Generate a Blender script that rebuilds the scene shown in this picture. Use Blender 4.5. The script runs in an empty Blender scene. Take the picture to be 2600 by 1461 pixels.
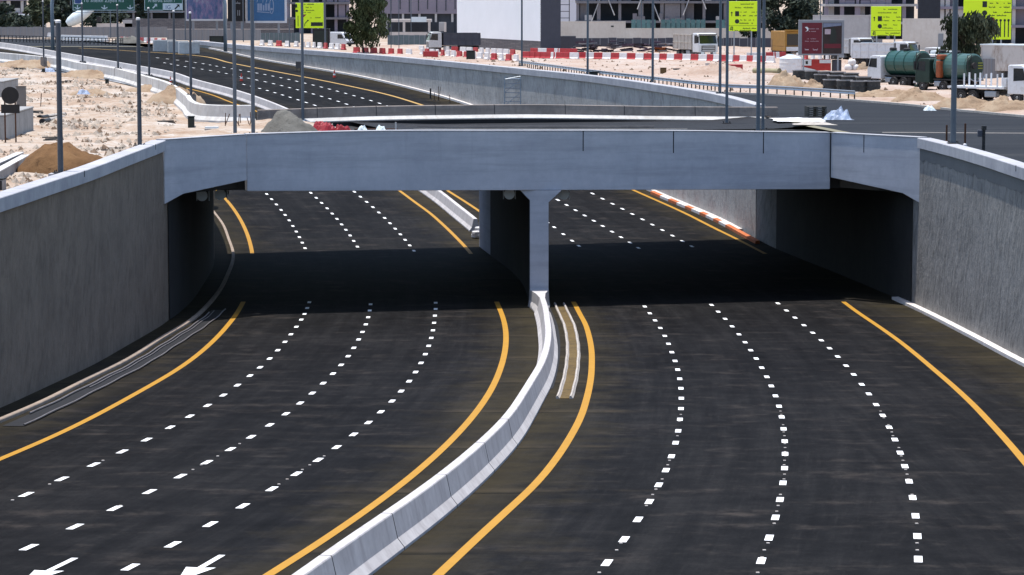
import bpy, bmesh, math, random
from mathutils import Vector, Matrix, noise
random.seed(7)
C = bpy.context.scene
COL = C.collection
rad = math.radians

# ------------------------------------------------------------------ camera
CZ = 8.75
FPX = 7065.0                      # focal length in pixels of the 2600 wide photograph
PITCH = math.atan(750.5 / FPX)
cam_d = bpy.data.cameras.new('camera')
cam_d.sensor_width = 36.0
cam_d.lens = 36.0 * FPX / 2600.0
cam_d.clip_start = 1.0
cam_d.clip_end = 6000.0
cam = bpy.data.objects.new('camera', cam_d)
COL.objects.link(cam)
cam.location = (0, 0, CZ)
cam.rotation_euler = (math.pi / 2 - PITCH, 0, 0)
C.camera = cam

# ------------------------------------------------------------------ light
SUN = Vector((-0.115, 0.055, 1.0)).normalized()
W = bpy.data.worlds.new('World')
C.world = W
W.use_nodes = True
wn = W.node_tree.nodes
sky = wn.new('ShaderNodeTexSky')
sky.sky_type = 'NISHITA'
sky.sun_disc = False
sky.sun_elevation = math.asin(SUN.z)
sky.sun_rotation = math.atan2(SUN.x, SUN.y)
sky.air_density = 1.0
sky.dust_density = 1.0
W.node_tree.links.new(sky.outputs[0], wn['Background'].inputs[0])
wn['Background'].inputs[1].default_value = 0.15
sl = bpy.data.lights.new('sun', 'SUN')
sl.energy = 3.5
sl.angle = rad(0.53)
sl.color = (1.0, 0.965, 0.91)
so = bpy.data.objects.new('sun', sl)
COL.objects.link(so)
so.rotation_euler = (-SUN).to_track_quat('-Z', 'Y').to_euler()
C.view_settings.view_transform = 'Standard'
C.view_settings.look = 'None'
C.view_settings.exposure = 0.72
C.view_settings.gamma = 1.0
C.view_settings.use_curve_mapping = False

# ------------------------------------------------------------------ helpers: view maths
CP, SP = math.cos(PITCH), math.sin(PITCH)
def ray(x, y):
    u, v = x - 1300.0, 730.5 - y
    d = Vector((u, FPX * CP + v * SP, v * CP - FPX * SP))
    return d / d.y
def G(x, y, z=0.0):
    """the spot at height z that lies along this sight line"""
    d = ray(x, y)
    return Vector((0, 0, CZ)) + d * ((z - CZ) / d.z)
def D(x, y, dist):
    return Vector((0, 0, CZ)) + ray(x, y) * dist

def hermite(tab):
    n = len(tab)
    xs = [t[0] for t in tab]; ys = [t[1] for t in tab]
    sl_ = [(ys[i+1]-ys[i])/(xs[i+1]-xs[i]) for i in range(n-1)]
    m = [sl_[0]] + [0.0]*(n-2) + [sl_[-1]]
    for i in range(1, n-1):
        h0, h1 = xs[i]-xs[i-1], xs[i+1]-xs[i]
        m[i] = (sl_[i-1]*h1 + sl_[i]*h0)/(h0+h1)
    def f(x):
        if x <= xs[0]: return ys[0] + m[0]*(x-xs[0])
        if x >= xs[-1]: return ys[-1] + m[-1]*(x-xs[-1])
        i = 0
        while x > xs[i+1]: i += 1
        h = xs[i+1]-xs[i]; t = (x-xs[i])/h
        return ((2*t**3-3*t*t+1)*ys[i] + (t**3-2*t*t+t)*h*m[i]
                + (-2*t**3+3*t*t)*ys[i+1] + (t**3-t*t)*h*m[i+1])
    return f

_zr = hermite([(30,-3.3),(60,-4.75),(86,-6.05),(110,-7.2),(132,-8.1),(150,-8.7),(168,-8.98),(188,-8.98),
               (205,-8.75),(236,-7.7),(265,-5.9),(300,-3.75),(340,-2.25),(394,-0.95),(440,-0.06),(452,0.0)])
def zR(Y): return _zr(Y) if Y < 452 else 0.0
def R(x, y, h=0.0):
    """the spot on the underpass road (plus h) along this sight line"""
    d = ray(x, y); Y = 40.0
    def g(Y): return CZ + d.z*Y - zR(Y) - h
    while g(Y) > 0 and Y < 900: Y += 1.0
    a, b = Y-1.0, Y
    for _ in range(30):
        c = (a+b)/2
        if g(c) > 0: a = c
        else: b = c
    return Vector((0, 0, CZ)) + d*((a+b)/2)

# ------------------------------------------------------------------ helpers: objects
def tag(o, label=None, cat=None, group=None, kind=None):
    if label: o['label'] = label
    if cat: o['category'] = cat
    if group: o['group'] = group
    if kind: o['kind'] = kind
    return o
def thing(name, label, cat, loc=(0,0,0), rz=0.0, group=None):
    o = bpy.data.objects.new(name, None)
    o.empty_display_size = 0.3
    COL.objects.link(o)
    o.location = loc; o.rotation_euler = (0, 0, rz)
    return tag(o, label, cat, group)
def dup(root, loc, rz=0.0, label=None, group=None, scale=None):
    r = root.copy(); COL.objects.link(r)
    r.location = loc; r.rotation_euler = (0, 0, rz)
    if scale: r.scale = scale
    if label: r['label'] = label
    if group: r['group'] = group
    for ch in list(root.children):
        c = ch.copy(); COL.objects.link(c); c.parent = r
        for g in list(ch.children):
            e = g.copy(); COL.objects.link(e); e.parent = c
    return r

class MB:
    def __init__(s): s.v = []; s.f = []; s.uv = {}; s.smooth = False
    def add(s, vs, fs):
        b = len(s.v); s.v += [Vector(p) for p in vs]
        s.f += [tuple(b+i for i in f) for f in fs]; return b
    def box(s, x0, y0, z0, x1, y1, z1):
        s.add([(x0,y0,z0),(x1,y0,z0),(x1,y1,z0),(x0,y1,z0),(x0,y0,z1),(x1,y0,z1),(x1,y1,z1),(x0,y1,z1)],
              [(3,2,1,0),(4,5,6,7),(0,1,5,4),(1,2,6,5),(2,3,7,6),(3,0,4,7)]); return s
    def rbox(s, c, size, rz=0.0, tilt=0.0, roll=0.0):
        M = Matrix.Translation(c) @ Matrix.Rotation(rz,4,'Z') @ Matrix.Rotation(tilt,4,'X') @ Matrix.Rotation(roll,4,'Y')
        x,y,z = size[0]/2,size[1]/2,size[2]/2
        s.add([M @ Vector(p) for p in [(-x,-y,-z),(x,-y,-z),(x,y,-z),(-x,y,-z),(-x,-y,z),(x,-y,z),(x,y,z),(-x,y,z)]],
              [(3,2,1,0),(4,5,6,7),(0,1,5,4),(1,2,6,5),(2,3,7,6),(3,0,4,7)]); return s
    def prism_x(s, poly, x0, x1):      # poly in (y,z), ccw seen from +x
        n = len(poly)
        s.add([(x0,p[0],p[1]) for p in poly]+[(x1,p[0],p[1]) for p in poly],
              [tuple(range(n-1,-1,-1)), tuple(range(n,2*n))]+[(i,(i+1)%n,n+(i+1)%n,n+i) for i in range(n)]); return s
    def prism_y(s, poly, y0, y1):      # poly in (x,z)
        n = len(poly)
        s.add([(p[0],y0,p[1]) for p in poly]+[(p[0],y1,p[1]) for p in poly],
              [tuple(range(n)), tuple(range(2*n-1,n-1,-1))]+[((i+1)%n,i,n+i,n+(i+1)%n) for i in range(n)]); return s
    def prism_z(s, poly, z0, z1):      # poly in (x,y) ccw
        n = len(poly)
        s.add([(p[0],p[1],z0) for p in poly]+[(p[0],p[1],z1) for p in poly],
              [tuple(range(n-1,-1,-1)), tuple(range(n,2*n))]+[(i,(i+1)%n,n+(i+1)%n,n+i) for i in range(n)]); return s
    def tube(s, p0, p1, r0, r1=None, n=8, cap=True):
        p0, p1 = Vector(p0), Vector(p1)
        r1 = r0 if r1 is None else r1
        a = (p1-p0).normalized()
        u = a.orthogonal().normalized(); w = a.cross(u)
        b = len(s.v)
        for p, r in ((p0,r0),(p1,r1)):
            for i in range(n):
                t = 2*math.pi*i/n
                s.v.append(p + u*(r*math.cos(t)) + w*(r*math.sin(t)))
        for i in range(n): s.f.append((b+i, b+(i+1)%n, b+n+(i+1)%n, b+n+i))
        if cap: s.f.append(tuple(b+i for i in range(n-1,-1,-1))); s.f.append(tuple(b+n+i for i in range(n)))
        return s
    def pipe(s, pts, r, n=8):
        pts = [Vector(p) for p in pts]; b = len(s.v); up = None
        for k, p in enumerate(pts):
            a = (pts[min(k+1,len(pts)-1)]-pts[max(k-1,0)]).normalized()
            if up is None: up = a.orthogonal().normalized()
            up = (up - a*up.dot(a)).normalized(); w = a.cross(up)
            for i in range(n):
                t = 2*math.pi*i/n
                s.v.append(p + up*(r*math.cos(t)) + w*(r*math.sin(t)))
        for k in range(len(pts)-1):
            for i in range(n):
                s.f.append((b+k*n+i, b+k*n+(i+1)%n, b+(k+1)*n+(i+1)%n, b+(k+1)*n+i))
        s.f.append(tuple(b+i for i in range(n-1,-1,-1)))
        e = b+(len(pts)-1)*n; s.f.append(tuple(e+i for i in range(n)))
        return s
    def lathe(s, prof, c=(0,0,0), n=20, axis='Z'):
        b = len(s.v); c = Vector(c)
        for (r, h) in prof:
            for i in range(n):
                t = 2*math.pi*i/n; x, y = r*math.cos(t), r*math.sin(t)
                s.v.append(c + (Vector((x,y,h)) if axis=='Z' else Vector((h,x,y)) if axis=='X' else Vector((y,h,x))))
        for k in range(len(prof)-1):
            for i in range(n):
                s.f.append((b+k*n+i, b+k*n+(i+1)%n, b+(k+1)*n+(i+1)%n, b+(k+1)*n+i))
        s.f.append(tuple(b+i for i in range(n-1,-1,-1)))
        e = b+(len(prof)-1)*n; s.f.append(tuple(e+i for i in range(n)))
        return s
    def sweep(s, pts, prof, cap=True):     # prof: closed list (u to the right of travel, w up)
        pts = [Vector(p) for p in pts]; n = len(prof); b = len(s.v)
        for k, p in enumerate(pts):
            a = pts[min(k+1,len(pts)-1)]-pts[max(k-1,0)]; a.z = 0; a.normalize()
            rt = Vector((a.y, -a.x, 0))
            for (u, w) in prof: s.v.append(p + rt*u + Vector((0,0,w)))
        for k in range(len(pts)-1):
            for i in range(n):
                j = (i+1)%n
                s.f.append((b+k*n+i, b+(k+1)*n+i, b+(k+1)*n+j, b+k*n+j))
        if cap:
            s.f.append(tuple(b+i for i in range(n)))
            e = b+(len(pts)-1)*n; s.f.append(tuple(e+i for i in range(n-1,-1,-1)))
        return s
    def ribbon(s, pts, w, dz=0.0):
        pts = [Vector(p) for p in pts]; b = len(s.v)
        for k, p in enumerate(pts):
            a = pts[min(k+1,len(pts)-1)]-pts[max(k-1,0)]; a.z = 0; a.normalize()
            rt = Vector((a.y, -a.x, 0))*(w/2)
            s.v += [p-rt+Vector((0,0,dz)), p+rt+Vector((0,0,dz))]
        for k in range(len(pts)-1):
            s.f.append((b+2*k, b+2*k+1, b+2*k+3, b+2*k+2))
        return s
    def build(s, name, mat, parent=None, local=False, smooth=False, fix=True):
        me = bpy.data.meshes.new(name)
        off = Vector((0,0,0))
        if parent is not None and not local:
            off = parent.location.copy()
            if parent.parent is not None: off += parent.parent.location
        me.from_pydata([tuple(p-off) for p in s.v], [], s.f)
        if fix:
            bm = bmesh.new(); bm.from_mesh(me)
            bmesh.ops.recalc_face_normals(bm, faces=bm.faces)
            bm.to_mesh(me); bm.free()
        me.update()
        me.materials.append(mat)
        if smooth:
            me.shade_smooth()
        o = bpy.data.objects.new(name, me)
        COL.objects.link(o)
        if parent is not None: o.parent = parent
        return o
def soften(o, w=0.01, seg=2):
    m = o.modifiers.new('bevel', 'BEVEL'); m.width = w; m.segments = seg; m.limit_method = 'ANGLE'
    return o

# ------------------------------------------------------------------ helpers: materials
def new_mat(name, rough=0.8, spec=0.3, metal=0.0):
    m = bpy.data.materials.new(name); m.use_nodes = True
    nt = m.node_tree; b = nt.nodes['Principled BSDF']
    b.inputs['Roughness'].default_value = rough
    b.inputs['Specular IOR Level'].default_value = spec
    b.inputs['Metallic'].default_value = metal
    return m, nt, b
def nd(nt, t, **k):
    n = nt.nodes.new(t)
    for a, v in k.items():
        if a.startswith('i_'):
            key = a[2:]
            n.inputs[int(key) if key.isdigit() else key.replace('_',' ')].default_value = v
        else: setattr(n, a, v)
    return n
def coords(nt, scale=(1,1,1), world=True, rot=(0,0,0)):
    if world:
        g = nt.nodes.new('ShaderNodeNewGeometry'); src = g.outputs['Position']
    else:
        g = nt.nodes.new('ShaderNodeTexCoord'); src = g.outputs['Object']
    mp = nt.nodes.new('ShaderNodeMapping'); mp.inputs['Scale'].default_value = scale; mp.inputs['Rotation'].default_value = rot
    nt.links.new(src, mp.inputs['Vector']); return mp.outputs[0]
def noi(nt, vec, scale, detail=4.0, rough=0.6):
    n = nd(nt, 'ShaderNodeTexNoise'); n.inputs['Scale'].default_value = scale
    n.inputs['Detail'].default_value = detail; n.inputs['Roughness'].default_value = rough
    nt.links.new(vec, n.inputs['Vector']); return n.outputs['Fac']
def ramp(nt, fac, stops):
    r = nt.nodes.new('ShaderNodeValToRGB'); e = r.color_ramp.elements
    while len(e) < len(stops): e.new(0.5)
    for i, (p, c) in enumerate(stops):
        e[i].position = p; e[i].color = (c[0],c[1],c[2],1) if isinstance(c,(tuple,list)) else (c,c,c,1)
    nt.links.new(fac, r.inputs[0]); return r.outputs[0]
def mix(nt, fac, a, b, mode='MIX'):
    m = nt.nodes.new('ShaderNodeMix'); m.data_type = 'RGBA'; m.blend_type = mode
    for sock, v in ((m.inputs[0],fac),(m.inputs[6],a),(m.inputs[7],b)):
        if isinstance(v,(int,float)): sock.default_value = v
        elif isinstance(v,(tuple,list)): sock.default_value = (v[0],v[1],v[2],1)
        else: nt.links.new(v, sock)
    return m.outputs[2]
def math_(nt, op, a, b=None):
    m = nt.nodes.new('ShaderNodeMath'); m.operation = op
    for i, v in enumerate((a,b)):
        if v is None: continue
        if isinstance(v,(int,float)): m.inputs[i].default_value = v
        else: nt.links.new(v, m.inputs[i])
    return m.outputs[0]
def bump(nt, b, h, strength=0.3, dist=0.02):
    n = nt.nodes.new('ShaderNodeBump'); n.inputs['Strength'].default_value = strength; n.inputs['Distance'].default_value = dist
    nt.links.new(h, n.inputs['Height']); nt.links.new(n.outputs[0], b.inputs['Normal'])
def plain(name, col, rough=0.6, spec=0.3, metal=0.0, var=0.18, scale=1.5, world=False, dirt=None):
    """a painted or moulded surface with slight mottling"""
    m, nt, b = new_mat(name, rough, spec, metal)
    v = coords(nt, world=world)
    n = noi(nt, v, scale, 5, 0.65)
    lo = tuple(c*(1-var) for c in col); hi = tuple(min(1,c*(1+var*0.6)) for c in col)
    c = ramp(nt, n, [(0.3,lo),(0.7,hi)])
    if dirt:
        n2 = noi(nt, v, scale*3.1, 6, 0.7)
        c = mix(nt, ramp(nt, n2, [(0.52,0.0),(0.72,0.75)]), c, dirt)
    nt.links.new(c, b.inputs['Base Color'])
    return m
def concrete(name, lo, hi, streak=0.0, sdark=(0.1,0.1,0.1), bumpy=0.25, rough=0.9, big=0.22, diag=0.0, world=True, hband=0.0, bdist=0.03, sz=0.28):
    """cast concrete: cloudy tone, fine grain, trowel or rain streaks"""
    m, nt, b = new_mat(name, rough, 0.25)
    v = coords(nt, world=world)
    n1 = noi(nt, v, big, 5, 0.6); n2 = noi(nt, v, 2.6, 6, 0.7)
    f = math_(nt, 'ADD', math_(nt,'MULTIPLY',n1,0.62), math_(nt,'MULTIPLY',n2,0.38))
    c = ramp(nt, f, [(0.36,lo),(0.64,hi)])
    h = n2
    if streak > 0:
        vs = coords(nt, world=world, rot=(diag,0,0))
        mp3 = nt.nodes.new('ShaderNodeMapping'); mp3.inputs['Scale'].default_value = (1.2,1.2,sz)
        nt.links.new(vs, mp3.inputs['Vector'])
        n3 = noi(nt, mp3.outputs[0], 1.6, 5, 0.66)
        c = mix(nt, math_(nt,'MULTIPLY',ramp(nt,n3,[(0.50,0.0),(0.68,1.0)]),streak), c, sdark)
        h = math_(nt,'ADD',n3,math_(nt,'MULTIPLY',n2,0.3))
    if hband > 0:
        nb = noi(nt, coords(nt, scale=(0.10,0.10,1.6), world=world), 1.0, 6, 0.7)
        c = mix(nt, math_(nt,'MULTIPLY',ramp(nt,nb,[(0.47,0.0),(0.66,1.0)]),hband), c, tuple(x*0.72 for x in lo))
        nv_ = noi(nt, coords(nt, scale=(2.2,2.2,0.12), world=world), 1.0, 4, 0.6)
        c = mix(nt, math_(nt,'MULTIPLY',ramp(nt,nv_,[(0.60,0.0),(0.78,1.0)]),hband*0.6), c, tuple(x*0.70 for x in lo))
    nt.links.new(c, b.inputs['Base Color'])
    bump(nt, b, h, bumpy, bdist)
    return m

# ------------------------------------------------------------------ materials of the setting
def asphalt_mat():
    m, nt, b = new_mat('asphalt', 0.85, 0.03)
    uv = nd(nt, 'ShaderNodeUVMap'); uv.uv_map = 'road'
    sep = nd(nt, 'ShaderNodeSeparateXYZ'); nt.links.new(uv.outputs[0], sep.inputs[0])
    u, v = sep.outputs[0], sep.outputs[1]          # u: metres to the nearest edge, v: metres along
    pos = coords(nt)
    def stretched(sx, sy, sc, d=5, r=0.65):
        mp = nd(nt,'ShaderNodeMapping'); mp.inputs['Scale'].default_value=(sx,sy,1); nt.links.new(uv.outputs[0], mp.inputs[0])
        return noi(nt, mp.outputs[0], sc, d, r)
    st = stretched(1.0, 0.035, 1.3, 6, 0.7)         # rolled streaks and tyre tracks along the lanes
    fst = stretched(1.0, 0.06, 5.0, 4, 0.7)
    cross = stretched(0.30, 0.42, 1.0, 6, 0.72)     # scuffs drawn across
    big = noi(nt, pos, 0.10, 5, 0.62); med = noi(nt, pos, 0.8, 6, 0.72)
    fine = noi(nt, pos, 9.0, 4, 0.75)
    f = math_(nt,'ADD',math_(nt,'ADD',math_(nt,'MULTIPLY',st,0.34),math_(nt,'MULTIPLY',big,0.22)),math_(nt,'ADD',math_(nt,'MULTIPLY',med,0.24),math_(nt,'MULTIPLY',fine,0.20)))
    c = ramp(nt, f, [(0.39,(0.0055,0.0053,0.0056)),(0.50,(0.0102,0.0099,0.0103)),(0.61,(0.0195,0.0186,0.0185))])
    c = mix(nt, math_(nt,'MULTIPLY',ramp(nt,fst,[(0.56,0.0),(0.74,1.0)]),0.30), c, (0.030,0.028,0.027))
    c = mix(nt, math_(nt,'MULTIPLY',math_(nt,'MULTIPLY',ramp(nt,cross,[(0.52,0.0),(0.74,1.0)]),ramp(nt,med,[(0.40,0.0),(0.60,1.0)])),0.75), c, (0.060,0.050,0.043))
    # sandy dust along shoulders
    dn = noi(nt, pos, 0.42, 6, 0.7)
    edge = ramp(nt, math_(nt,'ADD',math_(nt,'MULTIPLY',u,0.20),math_(nt,'MULTIPLY',math_(nt,'SUBTRACT',0.5,dn),1.5)),[(0.10,1.0),(0.80,0.0)])
    c = mix(nt, math_(nt,'MULTIPLY',math_(nt,'MULTIPLY',edge,ramp(nt,cross,[(0.30,0.40),(0.62,1.0)])),0.75), c, (0.042,0.034,0.019))
    # paving joints: a dark line with a dusty lip, broken up
    wob = math_(nt,'ADD',v,math_(nt,'MULTIPLY',big,1.6))
    fr = math_(nt,'FRACT',math_(nt,'MULTIPLY',wob,1/11.5))
    gate = ramp(nt, math_(nt,'ADD',math_(nt,'MULTIPLY',u,0.13),math_(nt,'MULTIPLY',math_(nt,'SUBTRACT',0.5,dn),2.0)),[(0.20,1.0),(0.62,0.0)])
    dark = ramp(nt, fr, [(0.0,1.0),(0.03,0.0)])
    lip = ramp(nt, fr, [(0.03,0.0),(0.05,1.0),(0.13,0.0)])
    c = mix(nt, math_(nt,'MULTIPLY',math_(nt,'MULTIPLY',lip,gate),0.40), c, (0.055,0.043,0.030))
    c = mix(nt, math_(nt,'MULTIPLY',math_(nt,'MULTIPLY',dark,gate),0.75), c, (0.004,0.004,0.0045))
    nt.links.new(c, b.inputs['Base Color'])
    bump(nt, b, fine, 0.35, 0.012)
    return m
M_ASPH = asphalt_mat()
def street_mat():
    m, nt, b = new_mat('street_asphalt', 0.85, 0.1)
    pos = coords(nt)
    s1 = noi(nt, coords(nt, scale=(0.05,0.35,1), rot=(0,0,0.05)), 1.0, 6, 0.7)
    fine = noi(nt, pos, 6.0, 4, 0.7)
    c = ramp(nt, math_(nt,'ADD',math_(nt,'MULTIPLY',s1,0.7),math_(nt,'MULTIPLY',fine,0.3)),
             [(0.36,(0.0135,0.0145,0.0175)),(0.55,(0.0215,0.0228,0.0265)),(0.72,(0.050,0.048,0.047))])
    nt.links.new(c, b.inputs['Base Color']); bump(nt, b, fine, 0.3, 0.012)
    return m
M_STREET = street_mat()
def sand_mat(name='sand', white=(0.45,0.415,0.375), mid=(0.37,0.29,0.225), brown=(0.22,0.125,0.070), p=(0.37,0.50,0.68), sc=0.16):
    m, nt, b = new_mat(name, 0.95, 0.1)
    pos = coords(nt)
    n1 = noi(nt, pos, sc, 6, 0.66); n2 = noi(nt, pos, 1.7, 6, 0.72)
    f = math_(nt,'ADD',math_(nt,'MULTIPLY',n1,0.6),math_(nt,'MULTIPLY',n2,0.4))
    c = ramp(nt, f, [(p[0],white),(p[1],mid),(p[2],brown)])
    n3 = noi(nt, pos, 2.3, 5, 0.68)
    c = mix(nt, ramp(nt,n3,[(0.60,0.0),(0.72,0.7)]), c, (brown[0]*0.55,brown[1]*0.55,brown[2]*0.6))
    nt.links.new(c, b.inputs['Base Color']); bump(nt, b, n2, 0.7, 0.12)
    return m
M_SAND = sand_mat()
M_SANDR = sand_mat('sand_right', (0.43,0.38,0.34), (0.37,0.28,0.225), (0.25,0.15,0.10), (0.36,0.52,0.72), 0.09)
M_BROWN = sand_mat('brown_earth', (0.20,0.115,0.055), (0.155,0.085,0.040), (0.085,0.046,0.022), (0.34,0.52,0.72), 0.5)
M_TANHEAP = sand_mat('tan_earth', (0.36,0.285,0.205), (0.28,0.20,0.135), (0.14,0.09,0.055), (0.34,0.52,0.72), 0.5)
M_GREYHEAP = sand_mat('grey_rubble', (0.17,0.165,0.15), (0.125,0.12,0.108), (0.06,0.058,0.052), (0.34,0.52,0.72), 0.5)
M_GIRDER = concrete('bridge_concrete', (0.36,0.37,0.41), (0.46,0.465,0.50), 0.18, (0.34,0.345,0.38), 0.12, big=0.35, hband=0.5)
M_COPING = concrete('coping_concrete', (0.30,0.30,0.325), (0.43,0.425,0.44), 0.30, (0.25,0.24,0.25), 0.2, big=0.5)
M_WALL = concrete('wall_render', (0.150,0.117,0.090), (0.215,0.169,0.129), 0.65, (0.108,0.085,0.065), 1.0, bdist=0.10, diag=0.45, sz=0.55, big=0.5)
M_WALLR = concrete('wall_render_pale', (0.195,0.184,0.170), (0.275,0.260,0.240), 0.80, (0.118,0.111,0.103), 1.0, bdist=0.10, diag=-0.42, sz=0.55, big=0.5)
M_WALLF = concrete('far_wall_concrete', (0.285,0.272,0.255), (0.43,0.41,0.388), 0.65, (0.19,0.18,0.17), 0.9, bdist=0.08, diag=0.4, sz=0.5)
M_TUNNEL = concrete('tunnel_shade_tone', (0.020,0.020,0.020), (0.036,0.035,0.034), 0.3, (0.015,0.015,0.015), 0.2)  # near-black tone that puts the underpass shade into the colour
M_BARR = concrete('barrier_concrete', (0.40,0.375,0.37), (0.54,0.515,0.505), 0.5, (0.30,0.272,0.27), 0.2, big=0.6)
M_BARRD = concrete('weathered_barrier_concrete', (0.17,0.145,0.130), (0.33,0.275,0.240), 0.45, (0.36,0.32,0.29), 0.2, big=0.3, hband=0.5)
M_BARRL = concrete('pale_barrier_concrete', (0.42,0.405,0.385), (0.62,0.60,0.575), 0.5, (0.36,0.31,0.27), 0.2, big=0.35)
M_JOINT = plain('joint_seal', (0.02,0.021,0.026), 0.9)
M_WHITE = plain('road_paint_white', (0.80,0.80,0.79), 0.7, var=0.06, scale=3, world=True)
def worn_paint(name, col, wear):
    m, nt, b = new_mat(name, 0.75, 0.2)
    pos = coords(nt)
    n = noi(nt, pos, 1.3, 6, 0.75); f = noi(nt, pos, 14.0, 4, 0.8)
    c = ramp(nt, n, [(0.3,tuple(x*0.86 for x in col)),(0.7,col)])
    c = mix(nt, math_(nt,'MULTIPLY',ramp(nt,f,[(0.60,0.0),(0.72,1.0)]),wear), c, (0.10,0.085,0.06))
    nt.links.new(c, b.inputs['Base Color']); return m
M_YEL = worn_paint('road_paint_yellow', (0.41,0.208,0.022), 0.28)
M_YELF = worn_paint('road_paint_yellow_dusty', (0.42,0.26,0.08), 0.45)
M_KERB = plain('kerb_concrete', (0.42,0.38,0.34), 0.9, var=0.25, world=True, dirt=(0.2,0.16,0.13))
M_STEEL = plain('galvanised_steel', (0.30,0.33,0.37), 0.45, 0.5, 0.55, 0.12, 2.0)
M_POLE = plain('grey_pole_paint', (0.085,0.105,0.130), 0.5, 0.4, 0.0, 0.15, 1.2)
M_DPOLE = plain('dark_pole_paint', (0.050,0.060,0.078), 0.5, 0.4, 0.0, 0.2, 0.8)
M_BLACK = plain('black_matt', (0.012,0.012,0.014), 0.8)
M_RUST = plain('rusty_steel', (0.085,0.040,0.024), 0.9, 0.2, 0.0, 0.4, 4.0)
M_WPAINT = plain('white_vehicle_paint', (0.62,0.63,0.65), 0.35, 0.5, 0.0, 0.08, 1.0, dirt=(0.42,0.38,0.33))
M_PWHITE = plain('white_plastic', (0.72,0.70,0.69), 0.5, 0.4, 0.0, 0.12, 1.0, dirt=(0.55,0.42,0.36))
M_PRED = plain('red_plastic', (0.42,0.030,0.035), 0.5, 0.4, 0.0, 0.25, 1.0, dirt=(0.36,0.12,0.10))
M_GLASS = plain('dark_vehicle_glass', (0.010,0.013,0.017), 0.12, 0.6)
M_TYRE = plain('tyre_rubber', (0.017,0.017,0.018), 0.9, dirt=(0.10,0.085,0.07))
M_RIM = plain('wheel_rim_paint', (0.20,0.20,0.20), 0.5, 0.5, 0.3)
M_CHASSIS = plain('chassis_black', (0.022,0.022,0.024), 0.7, dirt=(0.09,0.075,0.06))

# ------------------------------------------------------------------ plan of the underpass
P2 = lambda L, k=1.00932: [(x*k, y*k) for x, y in L]
def cr(L, x0, y0, s): return [(x0+x/s, y0+y/s) for x, y in L]
def line_fn(*lists, h=0.0, smooth=2):
    pts = []
    for L in lists:
        for x, y in L: pts.append(R(x, y, h))
    pts.sort(key=lambda p: p.y)
    # drop points closer than 1.5 m and smooth lightly
    q = []
    for p in pts:
        if not q or p.y - q[-1].y > 1.5: q.append(p)
    X = [p.x for p in q]; Y = [p.y for p in q]
    for _ in range(smooth):
        X2 = X[:]
        for i in range(1, len(X)-1):
            if Y[i+1]-Y[i-1] < 14:
                t = (Y[i]-Y[i-1])/(Y[i+1]-Y[i-1])
                X2[i] = 0.5*X[i] + 0.5*(X[i-1]*(1-t)+X[i+1]*t)
        X = X2
    return hermite(list(zip(Y, X))), Y[0], Y[-1]
def along(fn, y0, y1, step=1.5, dz=0.0, h=None):
    n = max(2, int(math.ceil((y1-y0)/step))+1); out = []
    for i in range(n):
        Y = y0 + (y1-y0)*i/(n-1)
        out.append(Vector((fn(Y), Y, (zR(Y) if h is None else h) + dz)))
    return out

lw = hermite([(30,-24.5),(50,-23.2),(67,-22.2),(80,-21.1),(92,-20.2),(105,-19.4),(114,-19.0),(122,-18.65),(133,-18.45),(145.5,-18.25),(158,-18.35),(168,-18.8),
              (182,-19.6),(204,-22.3),(231,-27.4),(250,-32.2),(276,-39.4),(299,-47.0),(319,-54.0),(347,-65.0),(400,-88),(450,-112)])
rw = hermite([(30,22.5),(67,23.2),(100,23.15),(123.6,23.0),(138,23.05),(147.7,22.95),(155,22.65),(163,22.0),(176,20.6),(192,18.3),(213,15.8),(233.5,11.7),
              (258,6.9),(287,0.0),(340,-15.2),(402,-37.0),(450,-51.0)])
MD_NEAR = cr([(1085,190),(1130,330),(1155,430),(1158,560),(1140,720),(1080,890),(1000,1030),(900,1190),(800,1340),(740,1440)],1100,700,3.963) + \
          cr([(2120,200),(1830,440),(1500,690),(1180,900),(850,1110),(400,1440)],650,1065,3.657)
MD_FAR = [(1122,489),(1160,519),(1202,552)] + [(727,275.5),(592,227),(492,201),(442,184.5),(330,163.5)]
md, _, _ = line_fn(MD_NEAR, MD_FAR, h=0.92)

R1 = P2([(1622,772),(1635,789),(1649,807),(1662,826),(1676,846),(1690,887),(1699,909),(1706,931),(1711,954),(1714,978),(1715,1003),(1714,1029),(1711,1056),(1707,1085),(1701,1115),(1691,1149),(1677,1184),(1658,1221),(1635,1263),(1607,1308),(1571,1358),(1527,1417)])
R2 = P2([(1790,768),(1808,785),(1825,803),(1843,822),(1860,842),(1875,862),(1889,882),(1903,903),(1917,926),(1930,949),(1941,972),(1952,997),(1961,1023),(1968,1050),(1972,1080),(1975,1111),(1976,1143),(1975,1179),(1971,1216),(1964,1258),(1952,1303),(1936,1354),(1915,1412)])
R3 = P2([(1957,764),(1979,782),(2001,800),(2023,819),(2045,838),(2067,857),(2088,877),(2108,898),(2129,921),(2149,943),(2168,968),(2187,992),(2205,1019),(2222,1046),(2238,1076),(2252,1107),(2265,1140),(2278,1174),(2288,1212),(2297,1253),(2305,1299),(2310,1350),(2310,1408)])
L1 = P2([(758,805),(745,823),(733,842),(717,861),(700,882),(680,903),(655,925),(630,946),(598,970),(564,995),(522,1021),(480,1048),(430,1076),(371,1107),(310,1137),(237,1170),(156,1206),(66,1245)])
L2 = P2([(930,782),(928,799),(921,817),(912,836),(903,855),(891,876),(877,897),(860,919),(838,941),(814,965),(787,990),(756,1015),(721,1042),(680,1070),(633,1100),(582,1131),(523,1164),(455,1199),(378,1238),(290,1280),(191,1326),(73,1378)])
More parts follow.
